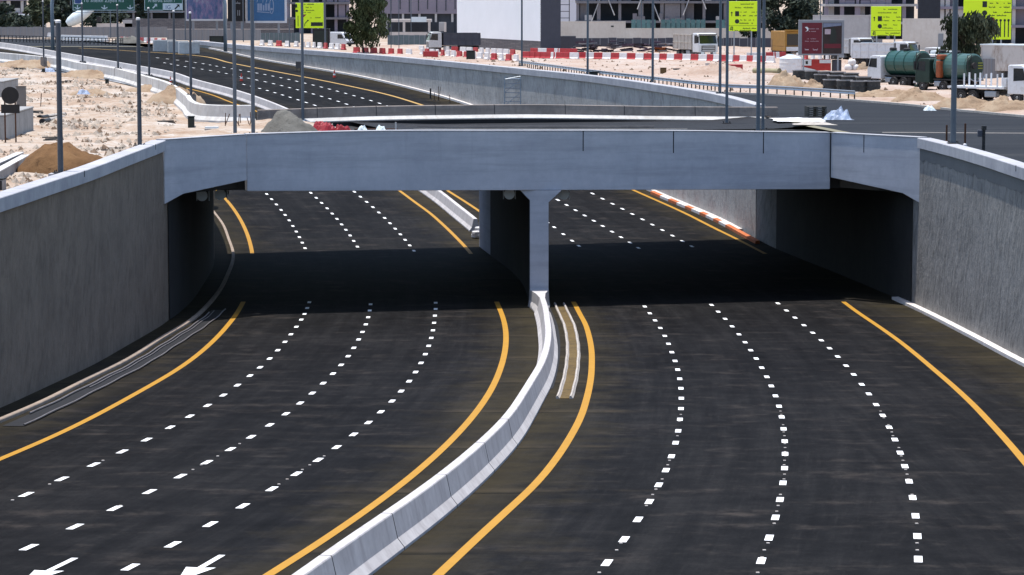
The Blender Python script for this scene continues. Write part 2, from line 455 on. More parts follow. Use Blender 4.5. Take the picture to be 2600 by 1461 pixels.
L3 = P2([(1096,778),(1094,795),(1092,813),(1090,832),(1086,851),(1079,871),(1071,892),(1060,914),(1047,937),(1030,960),(1011,985),(987,1010),(960,1037),(928,1064),(890,1094),(850,1126),(802,1158),(747,1193),(685,1231),(613,1274),(531,1320),(436,1371),(328,1428)])
c2 = lambda L: cr(L, 650, 340, 3.963)
c3 = lambda L: cr(L, 1300, 340, 3.963)
L1b = c2([(108,608),(160,660),(208,713),(253,768),(297,818),(335,873),(374,930),(407,986),(437,1042),(468,1098),(493,1153)])
L2b = c2([(552,596),(607,646),(664,697),(717,752),(769,805),(818,858),(862,914),(908,968),(949,1025),(985,1080),(1020,1138)])
L3b = c2([(990,585),(1052,635),(1116,687),(1178,740),(1239,794),(1297,849),(1350,902),(1402,957),(1456,1014),(1502,1069),(1547,1125)])
R1b = c3([(425,942),(520,1012),(605,1078)])
R2b = c3([(549,718),(641,771),(733,824),(825,877),(916,930),(1007,987),(1100,1042),(1187,1097)])
R3b = c3([(810,603),(912,655),(1013,706),(1113,757),(1214,809),(1313,863),(1415,916),(1516,971),(1616,1027),(1714,1081)])
FA = [(397,147),(452,153.5),(507,161),(563,171),(617.7,180),(729,201.5),(755,207.5),(782,213.5),(810,220),(837,227),(865,234.4),(892,241.7),(919.7,249.5),(945.6,257),(973,266)]
FB = [(411.5,159),(466,169),(520,177),(547,182),(651,203.6),(678.8,209),(706.4,216),(732,222),(759,229.4),(785.4,236.4),(811,244),(837.5,251.4),(864.4,259.5),(890,268.5)]
FC = [(605,211.6),(629,217.6),(655,224),(680.8,230.8),(704.8,238),(730.8,246),(755.5,253.6),(781,262.3),(806.6,270.4)]
YLo = cr([(2370,400),(2300,500),(2200,620),(2080,735),(1930,858),(1770,965),(1600,1062),(1370,1188),(1150,1300),(930,1425)],0,700,3.963) + cr([(865,0),(560,140),(300,245),(0,372)],0,1065,3.657)
YLob = P2([(550,483),(575,510),(600,545),(620,585),(632,625)])
YLi = cr([(660,318),(690,370),(720,450),(738,540),(742,640),(735,740),(710,840)],1100,700,3.963) + [(1271.5,940),(1260,971),(1245.8,995.6),(1228,1022),(1210.7,1047),(1190,1072),(1157.6,1111),(1118.4,1148),(1077,1185),(1032,1220),(999,1248)] + cr([(900,960),(560,1175),(130,1440)],650,1065,3.657)
YLib = c2([(1445,575),(1600,690),(1750,800),(1870,905),(2000,1030),(2110,1145)])
YRi = cr([(1430,300),(1480,380),(1530,490),(1570,620),(1593,760),(1602,900),(1600,1000),(1580,1130),(1545,1260),(1500,1390)],1100,700,3.963) + cr([(635,0),(560,170),(440,360),(300,530),(100,730)],1300,1065,3.657) + cr([(2560,635),(2350,830),(2050,1090),(1700,1440)],650,1065,3.657)
YRib = [(1137,485),(1175,509)]
YRo = P2([(2115,755),(2150,781),(2200,815),(2250,850),(2300,889),(2350,931),(2400,974),(2450,1021),(2500,1070),(2540,1115),(2576,1161)])
YRob = c3([(1215,565),(1760,810),(2000,932),(2280,1070)])
YRof = [(330,130),(490.6,141),(587,160.6),(659,174.7),(763,194.3),(877,217),(988,242),(1064,265)]
YLif = [(452,219),(536,241),(591,262),(632,276)]

# ------------------------------------------------------------------ ground, roads
def sheet(name, rows, mat, kind='structure', uvf=None):
    """rows of points, equal length, stitched into one sheet"""
    mb = MB(); n = len(rows[0])
    for r in rows: mb.v += [Vector(p) for p in r]
    for k in range(len(rows)-1):
        for i in range(n-1):
            mb.f.append((k*n+i, k*n+i+1, (k+1)*n+i+1, (k+1)*n+i))
    o = mb.build(name, mat, fix=False)
    if uvf:
        me = o.data; ul = me.uv_layers.new(name='road')
        vals = [uvf(v.co) for v in me.vertices]
        for lp in me.loops: ul.data[lp.index].uv = vals[lp.vertex_index]
    tag(o, kind=kind)
    return o
# floor of the underpass
Ys = [34 + i*2.0 for i in range(209)]
rows = []
for Y in Ys:
    a, c, b = lw(Y)-0.5, md(Y), rw(Y)+0.5
    rows.append([(a+(c-a)*t/14.0, Y, zR(Y)) for t in range(14)] + [(c+(b-c)*t/14.0, Y, zR(Y)) for t in range(15)])
def road_uv(co):
    Y = co.y
    a, c, b = lw(Y), md(Y), rw(Y)
    return (max(0.0, min(abs(co.x-a), abs(co.x-c), abs(co.x-b))), Y)
road = sheet('road', rows, M_ASPH, uvf=road_uv)
# the ground plane, open where the underpass is cut into it
gy = [-60,-20,10,34] + [34+i*6.0 for i in range(1,70)] + [452]
FAR = 2600
rowsL = [[(-FAR,Y,0),(-400,Y,0),(min(lw(Y)-0.35,-12),Y,0)] for Y in gy]
rowsR = [[(rw(Y)+0.35,Y,0),(400,Y,0),(FAR,Y,0)] for Y in gy]
mb = MB()
for rws in (rowsL, rowsR):
    b0 = len(mb.v)
    for r in rws: mb.v += [Vector(p) for p in r]
    for k in range(len(rws)-1):
        for i in range(2): mb.f.append((b0+k*3+i, b0+k*3+i+1, b0+(k+1)*3+i+1, b0+(k+1)*3+i))
mb.add([(-FAR,452,0),(FAR,452,0),(FAR,4200,0),(-FAR,4200,0)],[(0,1,2,3)])
ground = tag(mb.build('ground', M_SAND, fix=False), kind='structure')
# the street at upper level right of the underpass
edge = [(1300,174),(1489,197),(1653,218),(1825,238),(1950,243),(2170,258),(2303,269),(2429,283),(2600,299),(2900,325),(3600,390)]
far_e = [G(x,y) for x,y in edge]
rows = []
for i, p in enumerate(far_e):
    q = Vector((rw(p.y)+0.36, p.y, 0)) if p.y > 195 else Vector((max(rw(max(60,p.y-(p.x-30)*1.2))+0.36,18.6), 0,0))
    rows.append((p, q))
poly = [p for p, q in rows]
near = [Vector((rw(Y)+0.36, Y, 0)) for Y in (50,90,124,150,162,175,192,213,233,258,287)]
mbs = MB(); ring = [Vector((120,50,0)), Vector((120,far_e[-1].y,0))] + list(reversed(poly)) 
ring = [near[0], Vector((120,50,0)), Vector((120,far_e[-1].y,0))] + list(reversed(poly)) + list(reversed(near[1:]))
mbs.add([p+Vector((0,0,0.006)) for p in ring],[tuple(range(len(ring)))])
street = tag(mbs.build('street', M_STREET, fix=False), kind='structure')
mbk = MB(); mbk.sweep([p+Vector((0,0,0.0)) for p in poly],[(-0.3,-0.1),(-0.3,0.16),(0.0,0.16),(0.0,-0.1)])
kerb = tag(mbk.build('kerb', M_KERB), kind='structure')
# pale seam across the street in front of the bridge
mb_ = MB(); mb_.ribbon([G(2240,337,0),G(2420,338,0),G(2620,339,0)],0.35,0.012)
tag(mb_.build('street_joint', M_KERB, street, fix=False))
# the distant stretch of road at street level
FR = [(-120,96),(120,100),(250,105),(330,111),(400,121),(445,125)]
mb_ = MB(); pts = [G(x,y) for x,y in FR] + [Vector((-50.0,451.5,0)), Vector((-140,451.5,0))]
mb_.add([p+Vector((0,0,0.006)) for p in pts],[tuple(range(len(pts)))])
tag(mb_.build('distant_road', M_STREET, fix=False), kind='structure')
# corner of a side road at far left
mb_ = MB(); mb_.add([G(x,y)+Vector((0,0,0.006)) for x,y in [(-140,470),(-140,408),(0,405),(62,402),(36,425),(0,447)]],[tuple(range(6))])
tag(mb_.build('side_road', M_STREET, fix=False), kind='structure')

# ------------------------------------------------------------------ painted markings (parts of the road)
LIFT = 0.012
def dash(mb, fn, Y, ln=1.02, w=0.205):
    if 158.5 < Y < 190.5: return
    e = 0.6
    a = Vector((fn(Y+e)-fn(Y-e), 2*e, zR(Y+e)-zR(Y-e))).normalized()
    rt = Vector((a.y,-a.x,0)).normalized()*(w/2)
    p = Vector((fn(Y), Y, zR(Y)+LIFT)); h = a*(ln/2)
    mb.add([p-h-rt, p-h+rt, p+h+rt, p+h-rt],[(0,1,2,3)])
def lane(near, mid, far, name='lane_line'):
    fn, y0, y1 = line_fn(*(l for l in (near, mid, far) if l))
    mb = MB()
    ys = sorted(R(x,y).y for L in (near, mid) for x, y in L)
    a = None
    for i, Y in enumerate(ys):
        dash(mb, fn, Y)
        if i+1 < len(ys):
            gap = ys[i+1]-Y
            n = max(1, round(gap/3.55))
            for k in range(1, n): dash(mb, fn, Y+gap*k/n)
    step = (ys[12]-ys[0])/12.0
    Y = ys[0]-step
    while Y > 40: dash(mb, fn, Y); Y -= step
    end = y1 if far else min(y1+30, 262)
    Y = ys[-1]+3.6
    while Y < end: dash(mb, fn, Y, 1.2); Y += 3.6
    o = mb.build(name, M_WHITE, road, fix=False)
    return fn
fL1 = lane(L1, L1b, None); fL2 = lane(L2, L2b, None); fL3 = lane(L3, L3b, None)
fR1 = lane(R1, R1b, FC); fR2 = lane(R2, R2b, FB); fR3 = lane(R3, R3b, FA)
def edge_line(near, mid, far, mat, y_end, w=0.27, y_start=40):
    fn, y0, y1 = line_fn(*(l for l in (near, mid, far) if l), smooth=3)
    mb = MB(); mb.ribbon(along(fn, y_start, 158.0, 1.2), w, LIFT); mb.ribbon(along(fn, 188.5, y_end, 1.2), w, LIFT)
    mb.build('edge_line', mat, road, fix=False); return fn
fYLo = edge_line(YLo, YLob, None, M_YEL, 240)
fYLi = edge_line(YLi, YLib, YLif, M_YEL, 330)
fYRi = edge_line(YRi, YRib, None, M_YEL, 236)
fYRo = edge_line(YRo, YRob, None, M_YEL, 206)
fYRf, _, _ = line_fn(YRob, YRof, smooth=3)
mb = MB(); mb.ribbon(along(fYRf, 204, 300, 1.2), 0.30, LIFT); mb.build('edge_line', M_YEL, road, fix=False)
mb = MB(); mb.ribbon(along(fYRf, 300, 440, 1.2), 0.42, LIFT); mb.build('edge_line', M_YELF, road, fix=False)
# lane studs between the dashes
mb = MB()
for fn in (fL1,fL2,fL3,fR1,fR2,fR3):
    Y = 58.0
    while Y < 104:
        if random.random() < (0.25 if fn in (fL1,fL2,fL3) else 0.75):
            p = Vector((fn(Y)+random.uniform(-.02,.02), Y, zR(Y)))
            mb.box(p.x-.04,p.y-.05,p.z,p.x+.04,p.y+.05,p.z+.022)
        Y += 1.19
tag(mb.build('lane_stud', M_KERB, road), kind='stuff')
# turn arrows at the bottom left
def arrow(px, py, fn):
    p = R(px, py); Y = p.y; e = 1.0
    a = Vector((fn(Y+e)-fn(Y-e), 2*e, 0)).normalized(); rt = Vector((a.y,-a.x,0))
    def q(f, r):
        s = p + a*f + rt*r; return Vector((s.x, s.y, zR(s.y)+LIFT))
    mb = MB()
    mb.add([q(0.10,-.085),q(0.10,.085),q(2.1,.085),q(2.1,-.085)],[(0,1,2,3)])
    mb.add([q(0.12,-.37),q(0.06,0.0),q(0.12,.37),q(-2.0,0.0)],[(0,1,3),(1,2,3)])
    mb.build('arrow_marking', M_WHITE, road, fix=False)
arrow(121, 1452, fL2); arrow(507, 1444, fL3)

# ------------------------------------------------------------------ retaining walls with copings
def wall(name, fn, y0, y1, side, zt, mat, label, cop_h=0.56, over=0.16, thick=0.5, zb=None, joints=()):
    """side -1: wall left of the road, +1: right of it"""
    t = thing(name, label, 'wall', (fn((y0+y1)/2), (y0+y1)/2, 0), 0)
    pts = along(fn, y0, y1, 1.5); mb = MB()
    n = len(pts)
    zc = (zt if callable(zt) else (lambda Y: zt))
    for p in pts:
        for (u, z) in ((0,-0.4),(side*thick,-0.4),(side*thick,None),(0,None)):
            mb.v.append(Vector((p.x+u, p.y, (p.z-0.4) if z is not None else zc(p.y)-cop_h)))
    for k in range(n-1):
        for i in range(4):
            j = (i+1) % 4; mb.f.append((k*4+i, (k+1)*4+i, (k+1)*4+j, k*4+j))
    mb.f += [(0,1,2,3), tuple((n-1)*4+i for i in (3,2,1,0))]
    mb.build('wall_face', mat, t)
    mb = MB()
    cp = [Vector((p.x, p.y, zc(p.y)-cop_h)) for p in pts]
    a, b = (-over, thick+0.12) if side > 0 else (-thick-0.12, over)
    mb.sweep(cp, [(a,0),(a,cop_h-0.03),(a+0.03,cop_h),(b-0.03,cop_h),(b,cop_h-0.03),(b,0)])
    soften(mb.build('coping', M_COPING, t), 0.01, 1)
    for Y in joints:
        x = fn(Y); s = -side*(over+0.003)
        mb = MB(); mb.rbox(Vector((x+s, Y, zc(Y)-0.14)), (0.02,0.10,0.27)); mb.build('joint', M_JOINT, t)
    return t
zrt = hermite([(36,1.0),(100,1.0),(123.6,0.95),(138,0.85),(147.7,0.75),(154.7,0.69)])
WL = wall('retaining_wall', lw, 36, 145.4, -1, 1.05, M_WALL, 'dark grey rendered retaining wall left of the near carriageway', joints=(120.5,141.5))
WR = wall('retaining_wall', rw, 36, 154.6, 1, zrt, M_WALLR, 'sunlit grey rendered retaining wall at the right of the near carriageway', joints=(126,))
zfar = hermite([(199,0.75),(215,0.98),(300,1.0),(402,1.0),(450,0.95)])
WF = wall('retaining_wall', rw, 199.0, 452, 1, zfar, M_WALLF, 'long pale retaining wall curving beyond the bridge with a paler coping', cop_h=0.62, joints=(262,288,316,352))
lwf = lambda Y: lw(Y)-0.1
WFL = wall('retaining_wall', lwf, 188.8, 420, -1, 0.0, M_WALLF, 'far left retaining wall under the parapet beside the sand lot', cop_h=0.2, over=0.0)

# smoother plaster band left under the right coping, with a ragged lower edge
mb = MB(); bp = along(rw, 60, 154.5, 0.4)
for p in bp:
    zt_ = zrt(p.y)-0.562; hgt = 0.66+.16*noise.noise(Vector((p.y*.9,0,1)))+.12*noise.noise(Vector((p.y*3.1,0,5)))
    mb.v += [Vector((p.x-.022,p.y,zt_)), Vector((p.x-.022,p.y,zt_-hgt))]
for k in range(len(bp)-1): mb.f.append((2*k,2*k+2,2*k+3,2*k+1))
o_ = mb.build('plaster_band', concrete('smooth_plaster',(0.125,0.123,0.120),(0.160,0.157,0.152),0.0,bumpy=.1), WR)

# kerbs at the foot of the walls
def kerb_strip(name, fn, y0, y1, u0, u1, h, mat, label, cat='kerb'):
    pts = along(fn, y0, y1, 1.5)
    mb = MB(); mb.sweep(pts, [(u0,-0.1),(u0,h),(u1-0.02,h),(u1,h-0.03),(u1,-0.1)] if u1 > u0 else [(u0,-0.1),(u1,-0.1),(u1,h-0.03),(u1+0.02,h),(u0,h)])
    return tag(mb.build(name, mat), label, cat)
M_KERBW = plain('pale_kerb', (0.62,0.58,0.55), 0.9, var=0.2, world=True, dirt=(0.38,0.22,0.15))
kerb_strip('kerb', rw, 40, 159.5, -0.42, 0.0, 0.16, M_KERBW, 'white dusty kerb along the foot of the right wall')
kerb_strip('kerb', rw, 204, 436, -0.40, 0.0, 0.20, M_KERBW, 'white kerb at the foot of the long wall beyond the bridge')
# orange and white painted kerb just beyond the tunnel
M_ORANGE = plain('orange_kerb_paint', (0.48,0.135,0.045), 0.85, var=0.25, world=True)
t = thing('painted_kerb', 'orange and white striped kerb at the right wall past the tunnel', 'kerb', (rw(215),215,zR(215)))
ys = [195.5,207,209.5,211.5,214,216,218.5,220.5,223,225.5,228,231]
for i in range(len(ys)-1):
    mb = MB(); mb.sweep(along(rw, ys[i], ys[i+1]-0.01, 1.0), [(-0.72,-0.1),(-0.72,0.2),(-0.405,0.24),(-0.405,-0.1)])
    mb.build('kerb_block', M_ORANGE if i % 2 == 0 else M_KERBW, t)
# shoulder kerb, gutter and conduits at the left wall
M_LKERB = plain('sandy_kerb', (0.30,0.235,0.185), 0.9, var=0.25, world=True)
lk = lambda Y: lw(Y) + 1.22 + 0.12*math.sin(Y*0.31)*0.3
mb = MB(); mb.sweep(along(lk, 60, 234, 1.5), [(-0.10,-0.1),(-0.10,0.13),(0.08,0.13),(0.10,0.10),(0.10,-0.1)])
tag(mb.build('kerb', M_LKERB), 'sandy concrete kerb beside the left wall', 'kerb')
M_CONDUIT = plain('grey_conduit', (0.17,0.155,0.155), 0.6, var=0.2, world=True, dirt=(0.14,0.10,0.09))
t = thing('conduit_trench', 'narrow open trench with pale lips and a dark bed along the left kerb', 'trench', (lw(125)+2,125,zR(125)))
mb = MB(); mb.ribbon(along(lambda Y: lw(Y)+2.02, 98, 153, 1.5), 0.75, 0.02); mb.build('trench_bed', M_BLACK, t, fix=False)
for du, r, ya, yb in ((1.72,0.035,102,151),(1.90,0.025,112,152),(2.42,0.030,98,153)):
    mb = MB(); mb.pipe([Vector((lw(Y)+du+0.03*math.sin(Y*.9), Y, zR(Y)+0.04+r)) for Y in [ya+i*(yb-ya)/40 for i in range(41)]], r, 6)
    mb.build('conduit', M_CONDUIT, t)
# drain being built beside the median on the right
M_DRAINBED = sand_mat('drain_bed', (0.15,0.105,0.045), (0.115,0.08,0.036), (0.04,0.034,0.026), (0.34,0.52,0.72), 0.6)
drn = lambda Y: fYRi(Y)-0.86
t = thing('drain_channel', 'unfinished drain channel with two white lips beside the median', 'drain', (drn(135),135,zR(135)))
mb = MB(); mb.ribbon(along(drn, 108, 155.5, 1.2), 0.40, 0.02); mb.build('channel_bed', M_DRAINBED, t, fix=False)
for du in (-0.29, 0.23):
    f = (lambda d: (lambda Y: drn(Y)+d+0.008*math.sin(Y*1.1+d)))(du)
    mb = MB(); mb.sweep(along(f, 108, 156.5, 1.0), [(-0.05,-0.05),(-0.05,0.08),(-0.02,0.12),(0.03,0.12),(0.05,0.08),(0.10,0.02),(0.10,-0.05)])
    mb.build('channel_lip', M_KERB, t)
mb = MB(); mb.ribbon(along(lambda Y: drn(Y)-0.86, 112, 156, 1.5), 0.5, 0.012); mb.build('gutter_bed', M_BLACK, t, fix=False)

# ------------------------------------------------------------------ median barriers
JB = [(-0.45,-0.05),(-0.45,0.08),(-0.28,0.30),(-0.15,0.90),(-0.13,0.93),(0.13,0.93),(0.15,0.90),(0.28,0.30),(0.45,0.08),(0.45,-0.05)]
def jersey(name, pts, prof, mat, label, joints=(), cat='barrier', jprof=None):
    t = thing(name, label, cat, pts[len(pts)//2])
    mb = MB(); mb.sweep(pts, prof); mb.build('barrier_wall', mat, t)
    for k in joints:
        p = pts[k]; a = (pts[min(k+1,len(pts)-1)]-pts[max(k-1,0)]); a.z = 0; a.normalize()
        mb = MB(); g = [(u*1.012+(0.003 if u>0 else -0.003), w+(0.003 if w>0.85 else 0)) for u, w in prof]
        mb.sweep([p-a*0.022, p+a*0.022], g); mb.build('joint', M_JOINT, t)
    return t
near_pts = along(md, 40, 150.5, 1.0)
jk = [i for i, p in enumerate(near_pts) if abs((p.y-69.3)/7.6 - round((p.y-69.3)/7.6)) < 0.066 and p.y < 95]
jersey('median_barrier', near_pts, JB, M_BARR, 'curved white topped concrete barrier between the two near carriageways', jk)
# flared block where the near barrier meets the central wall
mb = MB()
for k, (Y, w0, w1) in enumerate(((150.5,0.15,0.37),(153.0,0.26,0.45),(155.35,0.54,0.62))):
    x = md(150.5) + (Y-150.5)/4.85*(1.52-md(150.5)); z = zR(Y)
    mb.v += [Vector((x-w1,Y,z-.05)),Vector((x-w1,Y,z+.08)),Vector((x-w0-.03,Y,z+.35)),Vector((x-w0,Y,z+.93)),Vector((x+w0,Y,z+.93)),Vector((x+w0+.03,Y,z+.35)),Vector((x+w1,Y,z+.08)),Vector((x+w1,Y,z-.05))]
for k in range(2):
    for i in range(8): mb.f.append((k*8+i,(k+1)*8+i,(k+1)*8+(i+1)%8,k*8+(i+1)%8))
mb.f += [tuple(range(8)), tuple(16+i for i in range(7,-1,-1))]
tag(mb.build('barrier_transition', M_BARR), 'flared concrete end block joining the near median to the bridge pier', 'barrier')
jersey('median_barrier', along(md, 204, 440, 1.5), JB, M_BARR, 'concrete barrier between the carriageways beyond the bridge')
# white bags at the gap behind the pier
t = thing('sandbag_heap', 'heap of white bags stacked at the end of the far median', 'sandbags', Vector((md(201),200.5,zR(201))))
for i in range(9):
    mb = MB(); mb.rbox(Vector((md(201)+0.1+random.uniform(-.5,.7), 200.5+random.uniform(-1.6,2.4), zR(201)+0.16+0.2*(i%3))), (0.7,0.5,0.32), random.random()*3)
    soften(mb.build('bag', M_PWHITE, t), 0.1, 3)

# ------------------------------------------------------------------ the overpass (a skewed box: left end nearer)
FYx = lambda X: 151.0 + (X+14.4)*0.2752
RYx = lambda X: 188.8 + (X+20.9)*0.2752
bridge = thing('overpass_bridge', 'wide grey concrete overpass with a central pier wall spanning both carriageways', 'bridge', (1.5,FYx(1.5),0))
zcam = hermite([(-14.4,1.05),(-8.6,1.135),(0,1.05),(8.9,0.92),(18.32,0.687)])
zbot = lambda X: -2.02 - (X+14.4)*0.0162
XL, XR = -14.4, 18.32
AX = Vector((1,0.2752,0)).normalized(); NX = Vector((-AX.y,AX.x,0))
def skewbox(mb, xs, o0, o1, zb, zt):
    b = len(mb.v)
    for x in xs:
        p = Vector((x, FYx(x), 0))
        for o, z in ((o0,zb),(o1,zb),(o1,zt),(o0,zt)):
            q = p + NX*o; mb.v.append(Vector((q.x,q.y,z(x))))
    for k in range(len(xs)-1):
        for i in range(4): mb.f.append((b+k*4+i,b+(k+1)*4+i,b+(k+1)*4+(i+1)%4,b+k*4+(i+1)%4))
    e = b+(len(xs)-1)*4
    mb.f += [(b,b+1,b+2,b+3),(e+3,e+2,e+1,e)]
xs = [XL+(XR-XL)*i/30 for i in range(31)]
mb = MB(); skewbox(mb, xs, 0, 0.75, zbot, zcam)
soften(mb.build('fascia_beam', M_GIRDER, bridge), 0.03, 2)
mb = MB(); skewbox(mb, xs, -0.04, 0.79, lambda x: zcam(x)+0.003, lambda x: zcam(x)+0.037)
mb.build('parapet_cap', M_COPING, bridge)
# deck box beyond the fascia
mb = MB(); ring = [(-19.2,FYx(-19.2)+0.79),(23.3,FYx(23.3)+0.79),(22.6,167),(20.9,182),(18.4,RYx(18.4)),(-21.2,RYx(-21.2)),(-19.6,172),(-19.1,160)]
n = len(ring)
for f in (lambda x: zbot(x)+0.006, lambda x: -0.30):
    for x, y in ring: mb.v.append(Vector((x,y,f(x))))
mb.f += [tuple(range(n-1,-1,-1)), tuple(range(n,2*n))]+[(i,(i+1)%n,n+(i+1)%n,n+i) for i in range(n)]
mb.build('deck', M_TUNNEL, bridge)  # soffit carries the painted tunnel shade too
# end bays that swing towards the retaining walls
def bay(p0, p1, top0, top1, bots, th=0.55):
    p0, p1 = Vector(p0), Vector(p1); a = (p1-p0); L = a.length; a.normalize()
    nrm = Vector((-a.y, a.x, 0)); nrm = nrm if nrm.y > 0 else -nrm
    out = [(0,top0),(L,top1)] + [(L*t, z) for t, z in bots]
    mb = MB(); n = len(out)
    for k in (0,1):
        for s, z in out:
            q = p0 + a*s + nrm*(th*k); mb.v.append(Vector((q.x,q.y,z)))
    mb.f += [tuple(range(n)), tuple(range(2*n-1,n-1,-1))] + [((i+1)%n,i,n+i,n+(i+1)%n) for i in range(n)]
    soften(mb.build('end_bay', M_GIRDER, bridge), 0.02, 1)
    mb = MB()
    for s, z in ((0,top0),(L,top1)):
        for q in (p0+a*s-nrm*0.04, p0+a*s+nrm*(th+.04)):
            mb.v += [Vector((q.x,q.y,z+0.004)), Vector((q.x,q.y,z+0.037))]
    mb.f += [(0,1,3,2),(4,6,7,5),(0,4,5,1),(2,3,7,6),(1,5,7,3),(0,2,6,4)]
    mb.build('parapet_cap', M_COPING, bridge)
PL0, PL1 = Vector((XL,FYx(XL)-0.02,0)), Vector((-18.2,145.5,0))
PR0, PR1 = Vector((XR,FYx(XR)-0.02,0)), Vector((22.7,154.7,0))
bay(PL0, PL1, zcam(XL), 1.05, [(1.0,-2.31),(0.78,-1.86),(0.0,-1.42)])
bay(PR0, PR1, zcam(XR), 0.69, [(1.0,-2.94),(0.815,-2.47),(0.0,-1.86)])
for px, pyb in ((1481,382),(1711,387),(1940,388)):
    k = (px-1300)/FPX; Y = (151.0+14.4*0.2752)/(1-k*0.2752); X = k*Y*0.9975
    zb = CZ-(pyb+20)*Y/FPX
    mb = MB(); mb.rbox(Vector((X,FYx(X)+0.008,(zb+zcam(X))/2-0.002)), (0.056,0.03,zcam(X)-zb-0.004), math.atan2(AX.y,AX.x)); mb.build('joint', M_JOINT, bridge)
mb = MB(); mb.box(XR-0.03,FYx(XR)-0.075,-1.86,XR+0.03,FYx(XR)-0.03,zcam(XR)); mb.build('joint', M_JOINT, bridge)
q = PR0.lerp(PR1, 0.38); a = (PR1-PR0).normalized()
mb = MB(); mb.rbox(Vector((q.x,q.y,0.18)), (0.045,0.03,1.0), math.atan2(a.y,a.x)); mb.build('joint', M_JOINT, bridge)
# central pier wall with haunches, skewed with the road
pier = MB()
sec = [(-0.52,-10.2),(0.52,-10.2),(0.52,-2.95),(1.22,-2.31),(-1.08,-2.27),(-0.52,-2.85)]
ys = [FYx(1.5)-0.03 + (193.6-FYx(1.5))*i/12 for i in range(13)]
px_ = hermite([(150,1.55),(156,1.52),(172,1.0),(192,-1.55),(200,-2.7)])
for Y in ys:
    for (u, z) in sec: pier.v.append(Vector((px_(Y)+u, Y, z)))
for k in range(len(ys)-1):
    for i in range(6): pier.f.append((k*6+i,(k+1)*6+i,(k+1)*6+(i+1)%6,k*6+(i+1)%6))
pier.f += [tuple(range(6)), tuple((len(ys)-1)*6+i for i in range(5,-1,-1))]
pier.build('pier_wall', M_GIRDER, bridge)
for s in (-1,1):
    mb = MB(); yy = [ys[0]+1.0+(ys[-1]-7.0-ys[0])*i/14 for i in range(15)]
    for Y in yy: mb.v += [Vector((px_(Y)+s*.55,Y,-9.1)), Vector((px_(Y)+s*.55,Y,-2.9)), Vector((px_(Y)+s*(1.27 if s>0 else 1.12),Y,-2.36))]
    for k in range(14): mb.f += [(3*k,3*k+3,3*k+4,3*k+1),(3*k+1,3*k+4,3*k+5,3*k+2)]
    mb.build('shade_sheet', M_TUNNEL, bridge)  # dark sheet added over the pier flank to deepen the shade
# side walls inside the tunnel
for fn, s, ya, yb, m in ((lw,-1,145.45,188.75,M_WALL),(rw,1,154.65,198.9,M_WALLR)):
    mb = MB(); pts = along(fn, ya, yb, 1.5); n = len(pts)
    for p in pts:
        u = -0.02 if s < 0 else 0.02
        zt = -2.03 if s < 0 else -2.62
        for (du, z) in ((u,p.z-.4),(s*0.7,p.z-.4),(s*0.7,zt),(u,zt)): mb.v.append(Vector((p.x+du,p.y,z)))
    for k in range(n-1):
        for i in range(4): mb.f.append((k*4+i,(k+1)*4+i,(k+1)*4+(i+1)%4,k*4+(i+1)%4))
    mb.f += [(0,1,2,3), tuple((n-1)*4+i for i in (3,2,1,0))]
    o = mb.build('abutment_wall', m, bridge)
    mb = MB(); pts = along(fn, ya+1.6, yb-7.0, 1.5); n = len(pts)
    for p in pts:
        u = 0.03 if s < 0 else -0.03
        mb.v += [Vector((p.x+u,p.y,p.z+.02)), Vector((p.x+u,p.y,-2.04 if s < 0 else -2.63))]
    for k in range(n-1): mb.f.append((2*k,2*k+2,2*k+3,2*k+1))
    mb.build('shade_sheet', M_TUNNEL, bridge)  # dark sheet added over the side wall, shade as colour
# filled ground behind the end bays up to street level
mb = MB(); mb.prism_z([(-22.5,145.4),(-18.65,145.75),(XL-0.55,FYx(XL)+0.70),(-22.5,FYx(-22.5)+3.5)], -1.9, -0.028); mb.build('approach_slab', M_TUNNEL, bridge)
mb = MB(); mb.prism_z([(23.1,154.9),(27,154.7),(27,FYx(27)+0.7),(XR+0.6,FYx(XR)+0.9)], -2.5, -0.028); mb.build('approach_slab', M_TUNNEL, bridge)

# ------------------------------------------------------------------ parapets at street level
PB = [(-0.22,-0.1),(-0.22,1.17),(-0.19,1.2),(0.13,1.2),(0.16,1.17),(0.18,0.42),(0.40,0.16),(0.40,-0.1)]   # flare on the right of travel
left_path = [G(x,y) for x,y in [(477,285),(431,248.5),(371,227),(295,204.5),(202,187.5),(141,174),(0,158),(-160,144)]]
def densify(pts, step=1.5):
    pts = [Vector(p) for p in pts]; out = []
    for i in range(len(pts)-1):
        p0 = pts[max(i-1,0)]; p1 = pts[i]; p2 = pts[i+1]; p3 = pts[min(i+2,len(pts)-1)]
        n = max(1,int((p2-p1).length/step))
        for k in range(n):
            t = k/n
            out.append(0.5*((2*p1)+(p2-p0)*t+(2*p0-5*p1+4*p2-p3)*t*t+(3*p1-p0-3*p2+p3)*t**3))
    out.append(pts[-1]); return out
def mirror_prof(p): return [(-u, w) for u, w in reversed(p)]
cross = [(477,285),(484,297),(498,306),(520,310.5),(560,312.5),(610,313),(655,312)]
lp = densify(left_path, 2.0)
corner = densify([G(x,y) for x,y in cross], 0.4)
jersey('parapet_barrier', lp, mirror_prof(PB), M_BARRL, 'long white concrete parapet between the sand lot and the sunken road',
       [i for i in range(3, len(lp)-1, 5)])
jersey('parapet_barrier', corner[:-1], PB, M_BARRL, 'curved white parapet corner where the sand lot meets the bridge')
deck = []
for i in range(45):
    x = 655 + (1972-655)*i/44.0
    k = (x-1300)/FPX
    Y = (188.8-1.3+20.9*0.2752)/(1-k*0.2752)          # ray meets the rear edge of the deck
    yb = 312 - 5.5*min(1,(x-655)/300.0) - (1.5 if 900 < x < 1500 else 0)*0.6
    deck.append(Vector((k*Y, Y, 0.02)))
